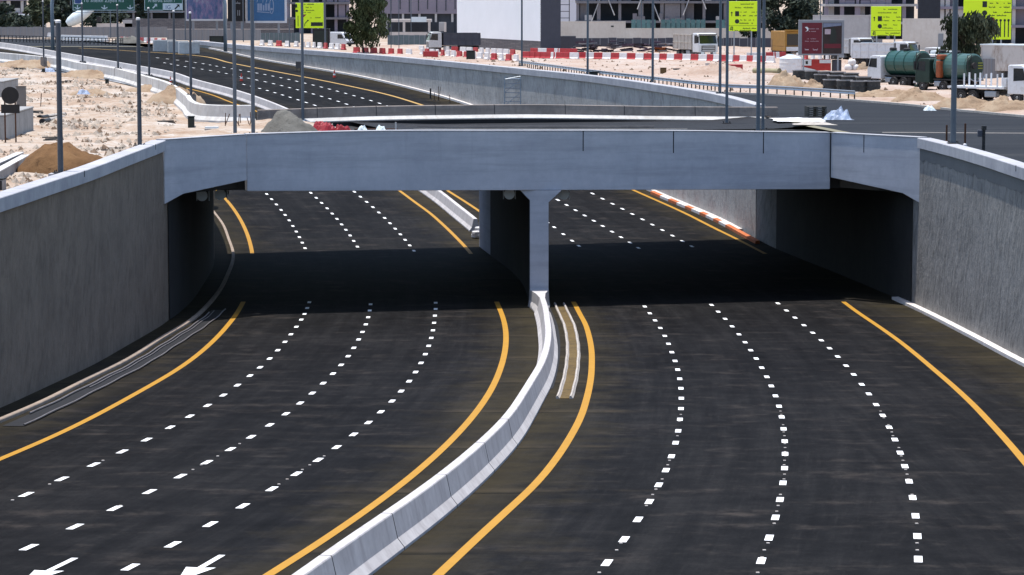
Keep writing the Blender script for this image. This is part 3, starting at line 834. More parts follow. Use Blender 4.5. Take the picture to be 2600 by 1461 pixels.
zt_px = hermite([(655,277.5),(978,267.5),(1154,265),(1300,263.7),(1719,268.7),(1926,270),(1972,270)])
for i, p in enumerate(deck):
    x = 655 + (1972-655)*i/44.0
    p.z = CZ-(zt_px(x)+20)*p.y/FPX - 1.2
PD = [(-0.22,-0.1),(-0.22,1.17),(-0.19,1.2),(0.13,1.2),(0.16,1.17),(0.19,0.535),(-0.05,0.535),(-0.05,-0.1)]
PF = [(-0.045,0.25),(-0.045,0.53),(0.19,0.53),(0.22,0.51),(0.52,0.30),(0.52,0.25)]
jd = jersey('deck_barrier', deck, PD, M_BARRD, 'weathered concrete barrier across the far side of the bridge deck', [5,10,15,20,26,31,37])
mb = MB(); mb.sweep([p+Vector((0,-0.42,0)) for p in deck], [(0.0,-0.6),(0.86,-0.6),(0.86,0.245),(0.0,0.245)])
mb.build('gap_shade', M_BLACK, jd)  # black box stands for the shaded gap below the flare
mb = MB(); mb.sweep(deck, PF); mb.build('barrier_foot', M_BARRL, jd)

# ------------------------------------------------------------------ lamp poles (columns still without lamp heads)
def pole(label, group, base, h, r0, r1, mat, cap=True, plate=True):
    t = thing('lamp_pole', label, 'lamp pole', base, 0, group)
    mb = MB(); mb.tube((0,0,0.02),(0,0,h),r0,r1,12); mb.build('column', mat, t, local=True, smooth=False)
    if plate:
        mb = MB(); mb.box(-.3,-.3,0,.3,.3,.03)
        for a in (-.22,.22):
            for b in (-.22,.22): mb.tube((a,b,.03),(a,b,.12),.025,n=6)
        mb.build('base_plate', M_CHASSIS, t, local=True)
        mb = MB(); mb.box(-.05,-r0-.006,.55,.05,-r0*.7,1.0); mb.build('hatch', mat, t, local=True)
    if cap:
        mb = MB(); mb.lathe([(r1+.015,h),(r1+.015,h+.10),(r1*.6,h+.14)],n=12); mb.build('cap', M_PWHITE, t, local=True)
    return t
def at_base(x, y, z):
    p = G(x, y, z); return p
b0 = at_base(154,439,0.98); h0 = (439-60)*b0.y/FPX
pole('tall dark stub pole on the left wall in front of the brown heap', 'bare poles', b0, h0, .125, .105, M_DPOLE)
mb = MB(); mb.rbox(b0+Vector((0.02,0.02,-0.28)), (1.0,0.8,0.5)); tag(mb.build('pole_plinth', M_COPING), 'concrete plinth under the dark pole on the left wall', 'plinth')
b1 = at_base(355,370,1.0); pole('dark stub pole at the wall corner where the bridge begins', 'bare poles', b1, (370-53)*b1.y/FPX, .115, .095, M_DPOLE)
stub = [(111,147,6),(210,157,12),(300,174,16),(379,192,24),(443,216,32),(485,241,36)]
words = ['farthest','second farthest','third farthest','fourth','second nearest','nearest']
for (x,yb,yt), w in zip(stub, words):
    p = at_base(x,yb,1.2)
    pole('bare grey pole on the white parapet, %s of that row from the camera' % w if w!='fourth' else 'bare grey pole on the white parapet, third nearest of that row', 'poles along the white parapet', p, (yb-yt)*p.y/FPX, .10, .085, M_DPOLE)
    a = (lp[0]-lp[10]).normalized()
    mb = MB(); mb.rbox(p+Vector((0,-0.02,-0.60)), (0.5,0.62,1.24), 0.75)
    tag(mb.build('pole_pedestal', M_BARRD), 'square concrete pedestal set into the white parapet under the %s pole' % w, 'pedestal')
tall = [(597,342,0,.115,'grey pole left of the other pole at the left end of the deck'),(643,341,0,.12,'grey pole beside the rubble heap on the deck'),
        (769,309,0.0,.10,'slim grey pole rising just behind the grey rubble heap'),
        (1325,168.5,1.0,.10,'grey pole on the long wall in front of the white hoarding'),(1492,189,1.0,.11,'grey pole on the long wall before the beige compound wall'),
        (1657,209,1.0,.11,'grey pole on the long wall left of the front facing dump truck'),(1828,237,1.0,.11,'grey pole on the long wall directly left of a yellow sign'),
        (1845,313,-.22,.105,'grey pole on the deck crossing the left edge of a yellow sign'),(1924.5,334,-.22,.13,'thick grey pole at the right end of the deck'),
        (1937,330,-.22,.105,'thin grey pole paired with the thick pole at the deck end'),(2420,364,0.78,.15,'thick grey pole on the right wall in front of the tank trucks')]
for x,yb,z,r,l in tall:
    p = at_base(x,yb,z); pole(l, 'tall poles', p, 11.5, r*1.03, r*0.93, M_POLE, cap=False)
thin = [(993,137,.07,'thin pole in front of the tree beside the mauve building'),(1013,132,.06,'thinnest pole left of the white roofed pavilion'),(1044,112,.08,'thin pole before the mauve building'),(1628,100,.10,'dark thin pole before the teal glazed hoarding'),
        (735,120,.09,'thin pole right of the blue billboard'),(826,123,.14,'thick pole right of the small yellow sign'),(618,107,.10,'thin pole in front of the black tower sign'),(471,103,.12,'thin pole under the mural billboard'),(281,97,.10,'thin dark pole by the concrete mixer'),(180,75,.12,'pale thin pole behind the gantry'),(2082,150,.07,'thin pole behind the red billboard')]
for x,yb,r,l in thin:
    p = at_base(x,yb,0); pole(l, 'thin background poles', p, 12, r, r*0.85, M_POLE, cap=False, plate=False)

# ------------------------------------------------------------------ sign gantry with green signs
M_GANTRY = plain('gantry_blue_grey', (0.20,0.255,0.31), 0.45, 0.5, 0.2, 0.1, 0.6)
gA = G(134,129,0); gB = G(575,110.5,0); gB.y = gA.y-6; gB.x = (575-1300)/FPX*gB.y
gt = thing('sign_gantry', 'tall blue grey tubular portal spanning the distant road', 'gantry', gA)
ax = (gB-gA)
pts = [gA]
H1 = (129-13)*gA.y/FPX; Ht = H1+2.6
for t in range(0, 7):
    a = t/6*math.pi/2
    pts.append(gA + Vector((0,0,H1)) + ax.normalized()*(2.6*(1-math.cos(a))) + Vector((0,0,2.6*math.sin(a))))
for t in range(0, 7):
    a = math.pi/2*(1-t/6)
    pts.append(gB + Vector((0,0,H1)) - ax.normalized()*(2.6*(1-math.cos(a))) + Vector((0,0,2.6*math.sin(a))))
pts.append(gB)
mb = MB(); mb.pipe(pts, 0.27, 12); mb.build('portal_tube', M_GANTRY, gt, smooth=True)

def text_mesh(s, size, align='LEFT', font=None):
    cu = bpy.data.curves.new('txt', 'FONT'); cu.body = s; cu.size = size; cu.align_x = align; cu.resolution_u = 2
    ob = bpy.data.objects.new('txt', cu); COL.objects.link(ob)
    bpy.context.view_layer.update()
    me = bpy.data.meshes.new_from_object(ob.evaluated_get(bpy.context.evaluated_depsgraph_get()))
    bpy.data.objects.remove(ob); bpy.data.curves.remove(cu)
    return me
def put_text(parent, s, x, z, size, mat, y=-0.09, align='LEFT', name='lettering', sx=1.0):
    me = text_mesh(s, size, align); me.materials.clear(); me.materials.append(mat)
    for v in me.vertices: v.co = Vector((v.co.x*sx + x, y, v.co.y + z))
    o = bpy.data.objects.new(name, me); COL.objects.link(o); o.parent = parent; return o
class Face:
    """flat shapes on the front of a sign, in metres from its lower left corner"""
    def __init__(s, y=-0.09): s.mb = MB(); s.y = y
    def rect(s, x0, z0, x1, z1):
        s.mb.add([(x0,s.y,z0),(x1,s.y,z0),(x1,s.y,z1),(x0,s.y,z1)],[(0,1,2,3)]); return s
    def poly(s, pts):
        s.mb.add([(x,s.y,z) for x,z in pts],[tuple(range(len(pts)))]); return s
    def line(s, x0, z0, x1, z1, w):
        dx, dz = x1-x0, z1-z0; L = math.hypot(dx,dz); nx, nz = -dz/L*w/2, dx/L*w/2
        return s.poly([(x0-nx,z0-nz),(x1-nx,z1-nz),(x1+nx,z1+nz),(x0+nx,z0+nz)])
    def disc(s, x, z, r, n=14):
        return s.poly([(x+r*math.cos(2*math.pi*i/n), z+r*math.sin(2*math.pi*i/n)) for i in range(n)])
    def words(s, x0, x1, z, h, seed=0, gaps=2):
        """a line of lettering too small to read, as joined strokes with dots"""
        rd = random.Random(seed*31+7); x = x0
        cuts = sorted(rd.uniform(x0+(x1-x0)*.15, x1-(x1-x0)*.15) for _ in range(gaps))
        while x < x1:
            w = rd.uniform(.5,1.4)*h
            e = min(x+w, x1)
            if not any(x-0.2*h < c < e+0.1*h for c in cuts):
                s.rect(x, z, e, z+h*rd.uniform(.28,.45))
                if rd.random() < .55: s.rect(x, z+h*.1, x+h*.16, z+h*rd.uniform(.7,1.0))
                if rd.random() < .35: s.rect(x+w*.4, z-h*.3, x+w*.4+h*.15, z-h*.12)
            x = e
        return s
    def done(s, name, mat, parent): return s.mb.build(name, mat, parent, local=True, fix=False)
M_GREEN = plain('sign_green', (0.010,0.090,0.062), 0.4, 0.4, var=0.05)
M_SIGNW = plain('sign_white', (0.62,0.68,0.70), 0.4, 0.4, var=0.05)
M_SIGNBLUE = plain('sign_blue', (0.035,0.075,0.22), 0.4, 0.4, var=0.05)
M_FLUO = plain('fluorescent_yellow', (0.66,0.90,0.020), 0.5, 0.3, var=0.03)
M_INK = plain('sign_black', (0.020,0.026,0.022), 0.6)
M_DRED = plain('sign_dark_red', (0.20,0.035,0.03), 0.6)
def sign_board(name, label, cat, x0, y0, x1, y1, ybase, mat, group=None, yaw=0.0, legs=True, thick=0.08, border=None, legx=(0.2,0.8)):
    """board whose corners appear at the two given spots, standing on the ground at ybase"""
    gp = G((x0+x1)/2, ybase, 0); s = FPX/gp.y
    w, h = (x1-x0)/s, (y1-y0)/s; zb = (ybase-y1)/s
    t = thing(name, label, cat, gp, yaw, group)
    mb = MB(); mb.box(-w/2, -thick, zb, w/2, 0, zb+h); o = mb.build('board', mat, t, local=True); soften(o, 0.02, 1)
    if legs:
        for f in legx:
            mb = MB(); xx = -w/2+w*f; mb.box(xx-.08, 0.01, 0, xx+.08, .17, zb+h*0.9); mb.build('post', M_STEEL, t, local=True)
    return t, w, h, zb, -w/2
t = gt
def hang(label, x0, x1, y1, ytop):
    d = gA.y-0.8 - (x0-134)/441*6
    s = FPX/d; w = (x1-x0)/s; zb = CZ-(y1+20)/s; h = (y1-ytop)/s
    o = thing('road_sign', label, 'road sign', Vector(((x0+x1)/2/s-1300/s, d, zb)), 0, 'green signs on the gantry')
    mb = MB(); mb.box(-w/2,-0.08,0,w/2,0,h); mb.build('board', M_GREEN, o, local=True)
    f = Face(); b = 0.07
    f.rect(-w/2+.04,.04,w/2-.04,.04+b).rect(-w/2+.04,h-.04-b,w/2-.04,h-.04).rect(-w/2+.04,.04+b,-w/2+.04+b,h-.04-b).rect(w/2-.04-b,.04+b,w/2-.04,h-.04-b)
    f.done('border', M_SIGNW, o)
    mb = MB(); mb.box(-w/2,-0.15,-0.28,w/2,0.1,-0.20); mb.build('walkway', M_STEEL, o, local=True)
    return o, w, h, s
o, w, h, s = hang('wide green overhead sign with three down arrows hanging from the gantry', 190, 347, 27, -38)
X = lambda px: (px-268.5)/s
Z = lambda py: (27-py)/s
for px in (202.5,270.5,335.5):
    f = Face(); x, z = X(px), Z(19); k = 1/s
    f.rect(x-1.3*k, z-1*k, x+1.3*k, z+6*k)
    f.poly([(x-8*k,z+1.5*k),(x-7.6*k,z-1.0*k),(x,z-5*k),(x+7.6*k,z-1.0*k),(x+8*k,z+1.5*k),(x,z-1.6*k)])
    f.done('arrow', M_SIGNW, o)
f = Face(); f.rect(X(194.5),Z(10.5),X(214),Z(-10)); f.done('route_shield', M_SIGNW, o)
f = Face(-0.10); f.poly([(X(196),Z(8)),(X(204),Z(9.5)),(X(212.5),Z(8)),(X(212.5),Z(-9)),(X(196),Z(-9))]); f.done('shield_field', M_SIGNBLUE, o)
put_text(o, 'To Sheikh Zayed Rd', X(217), Z(5.5), 12.5/s, M_SIGNW)
o, w, h, s = hang('narrower green overhead sign with a white exit panel and slanting arrow', 371, 469, 27, -30)
X = lambda px: (px-420)/s
put_text(o, 'Al Barsha South 1', X(381), Z(5.5), 11.0/s, M_SIGNW, sx=0.86)
def slant(f, cx, cz, k):
    f.line(cx-5*k,cz-5*k,cx+2.6*k,cz+2.6*k,3.2*k); f.poly([(cx-1.5*k,cz+6*k),(cx+6*k,cz+6*k),(cx+6*k,cz-1.5*k)])
f = Face(); slant(f, X(397.5), Z(16), 1/s); f.done('arrow', M_SIGNW, o)
f = Face(); f.rect(X(418),Z(26.3),X(467),Z(8.5)); f.done('exit_panel', M_SIGNW, o)
f = Face(-0.10); slant(f, X(454), Z(17.5), 1.05/s); f.done('arrow', M_INK, o)
put_text(o, 'IG', X(424.5), Z(23), 14/s, M_SIGNBLUE, y=-0.10)

# ------------------------------------------------------------------ fluorescent diversion signs
def up_arrow(f, x, z0, z1, k): 
    f.rect(x-.9*k,z0,x+.9*k,z1-3*k); f.poly([(x-3.2*k,z1-3.6*k),(x+3.2*k,z1-3.6*k),(x,z1)])
def u_turn(f, x, z, k):
    f.rect(x+2*k,z-5*k,x+3.6*k,z+3*k); f.rect(x-2*k,z+3.001*k,x+3.6*k,z+5*k); f.rect(x-2*k,z,x-.4*k,z+3*k); f.poly([(x-4.5*k,z),(x+2*k,z),(x-1.2*k,z-4*k)])
def yellow_a(x0,y0,x1,y1,yb,label):
    t,w,h,zb,xl = sign_board('diversion_sign', label, 'traffic sign', x0,y0,x1,y1,yb, M_FLUO, 'yellow diversion signs')
    k = h/75.0; f = Face(-0.10)
    Xp = lambda u: xl+u*w/73.0; Zp = lambda v: zb+h-v*k
    for i,(a,b,v) in enumerate(((30,63,8),(16,62,17),(30,45,28),(58,72,28),(28,44,37),(52,72,37),(30,45,48),(50,64,48),(27,62,56),(36,70,69),(16,57,77*0.97))):
        f.words(Xp(a),Xp(b),Zp(v),3.6*k,i+int(x0),1)
    f.rect(Xp(1),Zp(61.6),Xp(72),Zp(61.0))
    f.done('lettering', M_INK, t)
    f = Face(-0.10); f.rect(Xp(16.5),Zp(37.5),Xp(26.5),Zp(25.0)); f.done('square_mark', M_INK, t)
    f = Face(-0.10); f.disc(Xp(21.5),Zp(50.5),5.6*k); f.done('round_mark', M_INK, t)
    f = Face(-0.10); up_arrow(f, Xp(8),Zp(37.5),Zp(26),k); f.done('arrow', M_INK, t)
    f = Face(-0.10); u_turn(f, Xp(7.5),Zp(69),k*1.05); f.done('u_turn_arrow', M_INK, t)
    return t
yellow_a(1849,5,1922,80,152,'yellow text sign to the right of the front facing dump truck')
yellow_a(2210,18,2286,92,158,'yellow text sign standing above the white tipper truck')
t,w,h,zb,xl = sign_board('diversion_sign','yellow sign with four upward arrows and a red corner behind the bushy tree','traffic sign',2444,-22,2565,101,170,M_FLUO,'yellow diversion signs')
k = h/123.0; Xp = lambda px: xl+(px-2444)*k; Zp = lambda py: zb+(101-py)*k
f = Face(-0.10)
for i,(a,b,v) in enumerate(((2510,2532,11),(2545,2563,11),(2508,2524,21),(2534,2560,21),(2508,2528,34),(2536,2564,34),(2508,2552,42),(2500,2556,-4),(2470,2556,-12))): f.words(Xp(a),Xp(b),Zp(v),4.6*k,i+90,1)
f.done('lettering', M_INK, t)
f = Face(-0.10); f.rect(Xp(2491.5),Zp(20),Xp(2503),Zp(5)); f.done('square_mark', M_INK, t)
f = Face(-0.10); f.disc(Xp(2497.3),Zp(34.5),6.6*k); f.done('round_mark', M_INK, t)
for px in (2528,2538,2548.5,2558):
    f = Face(-0.10); f.rect(Xp(px-1.3),Zp(95),Xp(px+1.3),Zp(56)); f.disc(Xp(px),Zp(53),3.2*k); f.done('arrow', M_INK, t)
f = Face(-0.10); f.poly([(Xp(2504),Zp(46)),(Xp(2522),Zp(46)),(Xp(2522),Zp(68))][::-1]); f.done('red_corner', M_DRED, t)
t,w,h,zb,xl = sign_board('diversion_sign','small yellow lane diversion sign right of the blue billboard','traffic sign',751.5,9,822,72,118,M_FLUO,'yellow diversion signs')
k = h/63.0; Xp = lambda px: xl+(px-751.5)*k; Zp = lambda py: zb+(72-py)*k
f = Face(-0.10)
for i,(a,b,v) in enumerate(((772,798,13),(777,792,21),(770,798,28.5),(768,790,33.5),(788,814,47))): f.words(Xp(a),Xp(b),Zp(v),3.4*k,i+50,1)
f.done('lettering', M_INK, t)
f = Face(-0.10); f.rect(Xp(751.6),Zp(21),Xp(755.5),Zp(12)); f.done('square_mark', M_INK, t)
f = Face(-0.10); f.disc(Xp(754.5),Zp(29),3.2*k); f.done('round_mark', M_INK, t)
f = Face(-0.10); f.rect(Xp(756.7),Zp(68),Xp(758.3),Zp(41)); f.done('lane_arrow', M_INK, t)
f = Face(-0.10); f.line(Xp(774),Zp(68),Xp(774.6),Zp(61),1.7*k).line(Xp(774.6),Zp(61),Xp(782),Zp(53.5),1.7*k).disc(Xp(782.5),Zp(53),1.9*k); f.done('lane_arrow', M_INK, t)
f = Face(-0.10); f.poly([(Xp(767),Zp(38)),(Xp(779),Zp(38)),(Xp(767),Zp(49))][::-1]); f.done('red_corner', M_DRED, t)
f = Face(-0.10); f.rect(Xp(790),Zp(67),Xp(820),Zp(57.5)); f.done('covered_panel', M_INK, t)

# ------------------------------------------------------------------ billboards
M_BFRAME = plain('billboard_frame', (0.22,0.235,0.26), 0.6, 0.3, 0.2, 0.1)
M_MAROON = plain('maroon_print', (0.115,0.012,0.022), 0.5, var=0.1)
M_PHOTO = plain('dark_print', (0.030,0.018,0.018), 0.5, var=0.5, scale=0.9)
M_PSKY = plain('print_sky', (0.17,0.20,0.28), 0.5, var=0.2)
M_PALEPRINT = plain('pale_print', (0.42,0.34,0.38), 0.5, var=0.2)
t,w,h,zb,xl = sign_board('billboard','grey framed billboard with a maroon text panel and a dark photo','billboard',2026,52,2141,141,184,M_BFRAME,thick=0.35,legx=(0.12,0.88))
k = h/89.0; Xp = lambda px: xl+(px-2026)*k; Zp = lambda py: zb+(141-py)*k
f = Face(-0.36); f.rect(Xp(2034.5),Zp(137),Xp(2085),Zp(59)); f.done('maroon_panel', M_MAROON, t)
f = Face(-0.36); f.rect(Xp(2087),Zp(137),Xp(2135),Zp(59)); f.done('photo_panel', M_PHOTO, t)
f = Face(-0.375); f.poly([(Xp(2088),Zp(71)),(Xp(2134),Zp(66)),(Xp(2134),Zp(60)),(Xp(2088),Zp(60))]); f.done('printed_sky', M_PSKY, t)
f = Face(-0.375); f.rect(Xp(2092),Zp(88),Xp(2107),Zp(75)); f.done('printed_screen', M_PALEPRINT, t)
f = Face(-0.375); f.poly([(Xp(2105),Zp(110)),(Xp(2122),Zp(110)),(Xp(2122),Zp(88)),(Xp(2118),Zp(72)),(Xp(2110),Zp(71)),(Xp(2107),Zp(80))]); f.done('printed_figure', M_INK, t)
f = Face(-0.375); f.rect(Xp(2091),Zp(123),Xp(2133),Zp(112)); f.done('printed_band', M_MAROON, t)
f = Face(-0.375)
for i,(a,b,v,hh) in enumerate(((2050,2077,75,2.6),(2052,2069,81.5,2.4),(2047,2070,100,2.2),(2042,2077,106,2.4))): f.words(Xp(a),Xp(b),Zp(v),hh*k,i+70,1)
f.done('lettering', M_PALEPRINT, t)
f = Face(-0.375); f.words(Xp(2042),Xp(2075),Zp(128),5.5*k,77,1); f.done('lettering', M_PALEPRINT, t)
f = Face(-0.375); f.poly([(Xp(2041),Zp(70)),(Xp(2046),Zp(74)),(Xp(2048),Zp(78)),(Xp(2042),Zp(82)),(Xp(2050),Zp(79)),(Xp(2051),Zp(73)),(Xp(2047),Zp(69))][::-1]); f.done('emblem', M_SIGNW, t)

M_BLUEP = plain('blue_print', (0.030,0.105,0.235), 0.45, var=0.12)
M_MURAL, nt, b = new_mat('mural_print', 0.5)
v = coords(nt, scale=(1.2,1.2,0.5)); n1 = noi(nt, v, 0.9, 5, 0.7)
nt.links.new(ramp(nt, n1, [(0.30,(0.035,0.06,0.13)),(0.45,(0.075,0.11,0.22)),(0.55,(0.17,0.13,0.24)),(0.66,(0.22,0.25,0.33)),(0.78,(0.12,0.06,0.08))]), b.inputs['Base Color'])
M_BBW = plain('billboard_white', (0.52,0.53,0.56), 0.6, var=0.1)
M_PALEPRINT2 = plain('pale_blue_print', (0.20,0.26,0.38), 0.5, var=0.1)
def far_board(label, x0, y0, x1, y1, d, mat, frame, fw):
    s = FPX/d; w = (x1-x0)/s; h = (y1-y0)/s; z = CZ-(y1+20)/s
    t = thing('billboard', label, 'billboard', Vector(((x0+x1)/2/s-1300/s, d, 0)), 0)
    mb = MB(); mb.box(-w/2,-0.3,z,w/2,0.3,z+h); mb.build('frame', frame, t, local=True)
    f = Face(-0.32); f.rect(-w/2+fw,z+fw,w/2-fw,z+h-fw); f.done('printed_sheet', mat, t)
    for a in (-.3,.3):
        mb = MB(); mb.box(w*a-.2,-.1,0,w*a+.2,.25,z); mb.build('post', M_BFRAME, t, local=True)
    return t, w, h, z, s
far_board('mural billboard in blue and purple with a pale frame', 474, -42, 574, 52.5, 515, M_MURAL, M_BBW, 0.32)
t,w,h,z,s = far_board('blue billboard with white script and a pale border', 627, -45, 731, 58, 512, M_BLUEP, M_BBW, 0.38)
k = 1/s; Xp = lambda px: (px-679)*k; Zp = lambda py: z+(58-py)*k
f = Face(-0.34)
for a,b in ((657,663),(664,669),(671,675),(677,681),(683,687)): f.rect(Xp(a),Zp(27),Xp(b),Zp(9 if a!=671 else 13))
f.line(Xp(656),Zp(6),Xp(660),Zp(-6),1.6*k).line(Xp(671),Zp(7),Xp(672),Zp(-6),1.6*k).line(Xp(679),Zp(7),Xp(683),Zp(-6),1.6*k)
f.line(Xp(656),Zp(29.5),Xp(688),Zp(32),2.2*k)
f.done('script_logo', M_PALEPRINT2, t)
f = Face(-0.345)
for q in range(10):
    a0, a1 = 2*math.pi*q/10, 2*math.pi*(q+1)/10
    f.line(Xp(693+5*math.cos(a0)),Zp(16+19*math.sin(a0)),Xp(693+5*math.cos(a1)),Zp(16+19*math.sin(a1)),2.0*k)
f.disc(Xp(693),Zp(23),3*k); f.done('script_flourish', M_PALEPRINT2, t)
t,w,h,z,s = far_board('black tower sign with grey lettering between two billboards', 582, -40, 626, 53.5, 510, M_BLACK, M_BLACK, 0.1)
M_GREYT = plain('grey_print', (0.22,0.23,0.25), 0.6)
f = Face(-0.34); f.words(-.55,.75,z+3.2,.42,3,0); f.done('lettering', M_GREYT, t)
for a in (-.62,-.05,.28): 
    f = Face(-0.34); f.rect(a+.25,z+1.0,a+.36,z+2.0); f.done('letter_bar', M_GREYT, t)

# ------------------------------------------------------------------ large structures in the background
def wallbox(name, label, cat, x0, x1, ytop, ybase, mat, depth=0.4, yaw=0.0, z=0.0):
    gp = G((x0+x1)/2, ybase, z); s = FPX/gp.y; w = (x1-x0)/s; h = (ybase-ytop)/s
    t = thing(name, label, cat, gp, yaw)
    return t, w, h, s
M_BEIGE = concrete('beige_compound_wall', (0.50,0.455,0.405), (0.60,0.56,0.51), 0.3, (0.45,0.38,0.32), 0.1, big=0.3)
M_GREYBLK, nt, b = new_mat('grey_block_wall', 0.95, 0.15)
br = nd(nt,'ShaderNodeTexBrick'); br.inputs['Scale'].default_value = 1.0
br.inputs['Color1'].default_value=(0.115,0.110,0.118,1); br.inputs['Color2'].default_value=(0.165,0.155,0.158,1); br.inputs['Mortar'].default_value=(0.075,0.072,0.078,1)
br.inputs['Brick Width'].default_value=0.8; br.inputs['Row Height'].default_value=0.22; br.inputs['Mortar Size'].default_value=0.02
mp = nd(nt,'ShaderNodeMapping'); mp.inputs['Rotation'].default_value=(math.pi/2,0,0)
tc = nt.nodes.new('ShaderNodeTexCoord'); nt.links.new(tc.outputs['Object'], mp.inputs[0]); nt.links.new(mp.outputs[0], br.inputs['Vector']); nt.links.new(br.outputs['Color'], b.inputs['Base Color'])
# white hoarding: an angled three sided screen on a dark block base
hA = Vector(((1161-1300)/FPX*438, 438, 0)); hB = Vector(((1373-1300)/FPX*399, 399, 0))
dv = (hB-hA).normalized(); nv = Vector((dv.y,-dv.x,0)); nv = nv if nv.y < 0 else -nv
t = thing('white_hoarding', 'huge blank white hoarding with a dark side on a block base', 'hoarding', hB)
M_HOARDW = plain('hoarding_white', (0.80,0.81,0.83), 0.6, var=0.05, scale=0.2, world=True)
M_HOARDD = plain('hoarding_dark', (0.060,0.064,0.082), 0.8, var=0.1, world=True)
def slab(mb, p, q, n, th, z0, z1):
    a, b2 = p, q
    for z in (z0, z1):
        for r in (a, b2, b2-n*th, a-n*th): mb.v.append(Vector((r.x,r.y,z)))
    i = len(mb.v)-8
    mb.f += [(i,i+1,i+2,i+3),(i+4,i+5,i+6,i+7)]+[(i+k,i+(k+1)%4,i+4+(k+1)%4,i+4+k) for k in range(4)]
mb = MB(); slab(mb, hA, hB-dv*0.05, nv, 0.3, 1.75, 14); mb.build('white_panel', M_HOARDW, t)
mb = MB(); slab(mb, hB, hB+(-nv)*3.0, dv, 0.3, 0.0, 14.02); mb.build('side_panel', M_HOARDD, t)
mb = MB(); slab(mb, hA-nv*0.02, hB-dv*0.34-nv*0.02, nv, 0.4, 0.0, 1.745); mb.build('block_base', M_GREYBLK, t)
t2, w, h, s = wallbox('dark_screen', 'low dark grey screen beside the white hoarding', 'screen', 1414, 1462, 93, 131, M_HOARDD)
mb = MB(); mb.box(-w/2,0,0,w/2,.25,h); mb.build('screen_panel', M_HOARDD, t2, local=True)
mb = MB(); mb.box(-w/2,-.05,h,w/2,.3,h+.08); mb.build('top_rail', M_BFRAME, t2, local=True)
# beige compound walls
t, w, h, s = wallbox('compound_wall', 'tall beige compound wall right of the white hoarding', 'wall', 1415, 1588, 57, 101, M_BEIGE)
mb = MB(); mb.box(-w/2,0,0,w/2,.4,h); mb.build('wall_panel', M_BEIGE, t, local=True)
mb = MB(); mb.box(-w/2,-.06,h+.004,w/2,.46,h+.14); mb.build('wall_cap', M_BEIGE, t, local=True)
mb = MB(); mb.box(w/2-2.7,-.03,h*.72,w/2-2.2,-.005,h*.80); mb.build('vent_opening', M_INK, t, local=True)
t, w, h, s = wallbox('compound_wall', 'lower beige compound wall under the teal glazing', 'wall', 1589, 2100, 74, 101, M_BEIGE)
mb = MB(); mb.box(-w/2,0,0,w/2,.4,h); mb.build('wall_panel', M_BEIGE, t, local=True)
mb = MB(); mb.box(-w/2,-.06,h+.004,w/2,.46,h+.12); mb.build('wall_cap', M_BEIGE, t, local=True)
t, w, h, s = wallbox('compound_wall', 'pale grey compound wall behind the parked trucks', 'wall', 2064, 2206, 42, 128, M_BEIGE)
M_PALEG = concrete('pale_grey_wall', (0.36,0.35,0.35), (0.46,0.45,0.445), 0.3, (0.32,0.29,0.28), 0.1, big=0.3)
mb = MB(); mb.box(-w/2,0,0,w/2,.4,h); mb.build('wall_panel', M_PALEG, t, local=True)
mb = MB(); mb.box(-w/2,-.05,h+.004,w/2,.45,h+.15); mb.build('wall_cap', M_PALEG, t, local=True)
mb = MB(); mb.box(w/2+0.02,-.1,0,w/2+.3,.5,h+.2); mb.build('gate_post', M_PALEG, t, local=True)
t, w, h, s = wallbox('compound_wall', 'white compound wall between the yellow signs with a grey door', 'wall', 2292, 2420, 48, 128, M_PALEG)
mb = MB(); mb.box(-w/2,0,0,w/2,.4,h); mb.build('wall_panel', M_BEIGE, t, local=True)
mb = MB(); mb.box(.2*w,-.06,0,.3*w,-.004,h*.52); mb.build('door', M_BFRAME, t, local=True)
M_SMALLPLANT = plain('dry_plant', (0.06,0.065,0.045), 0.9, var=0.4)
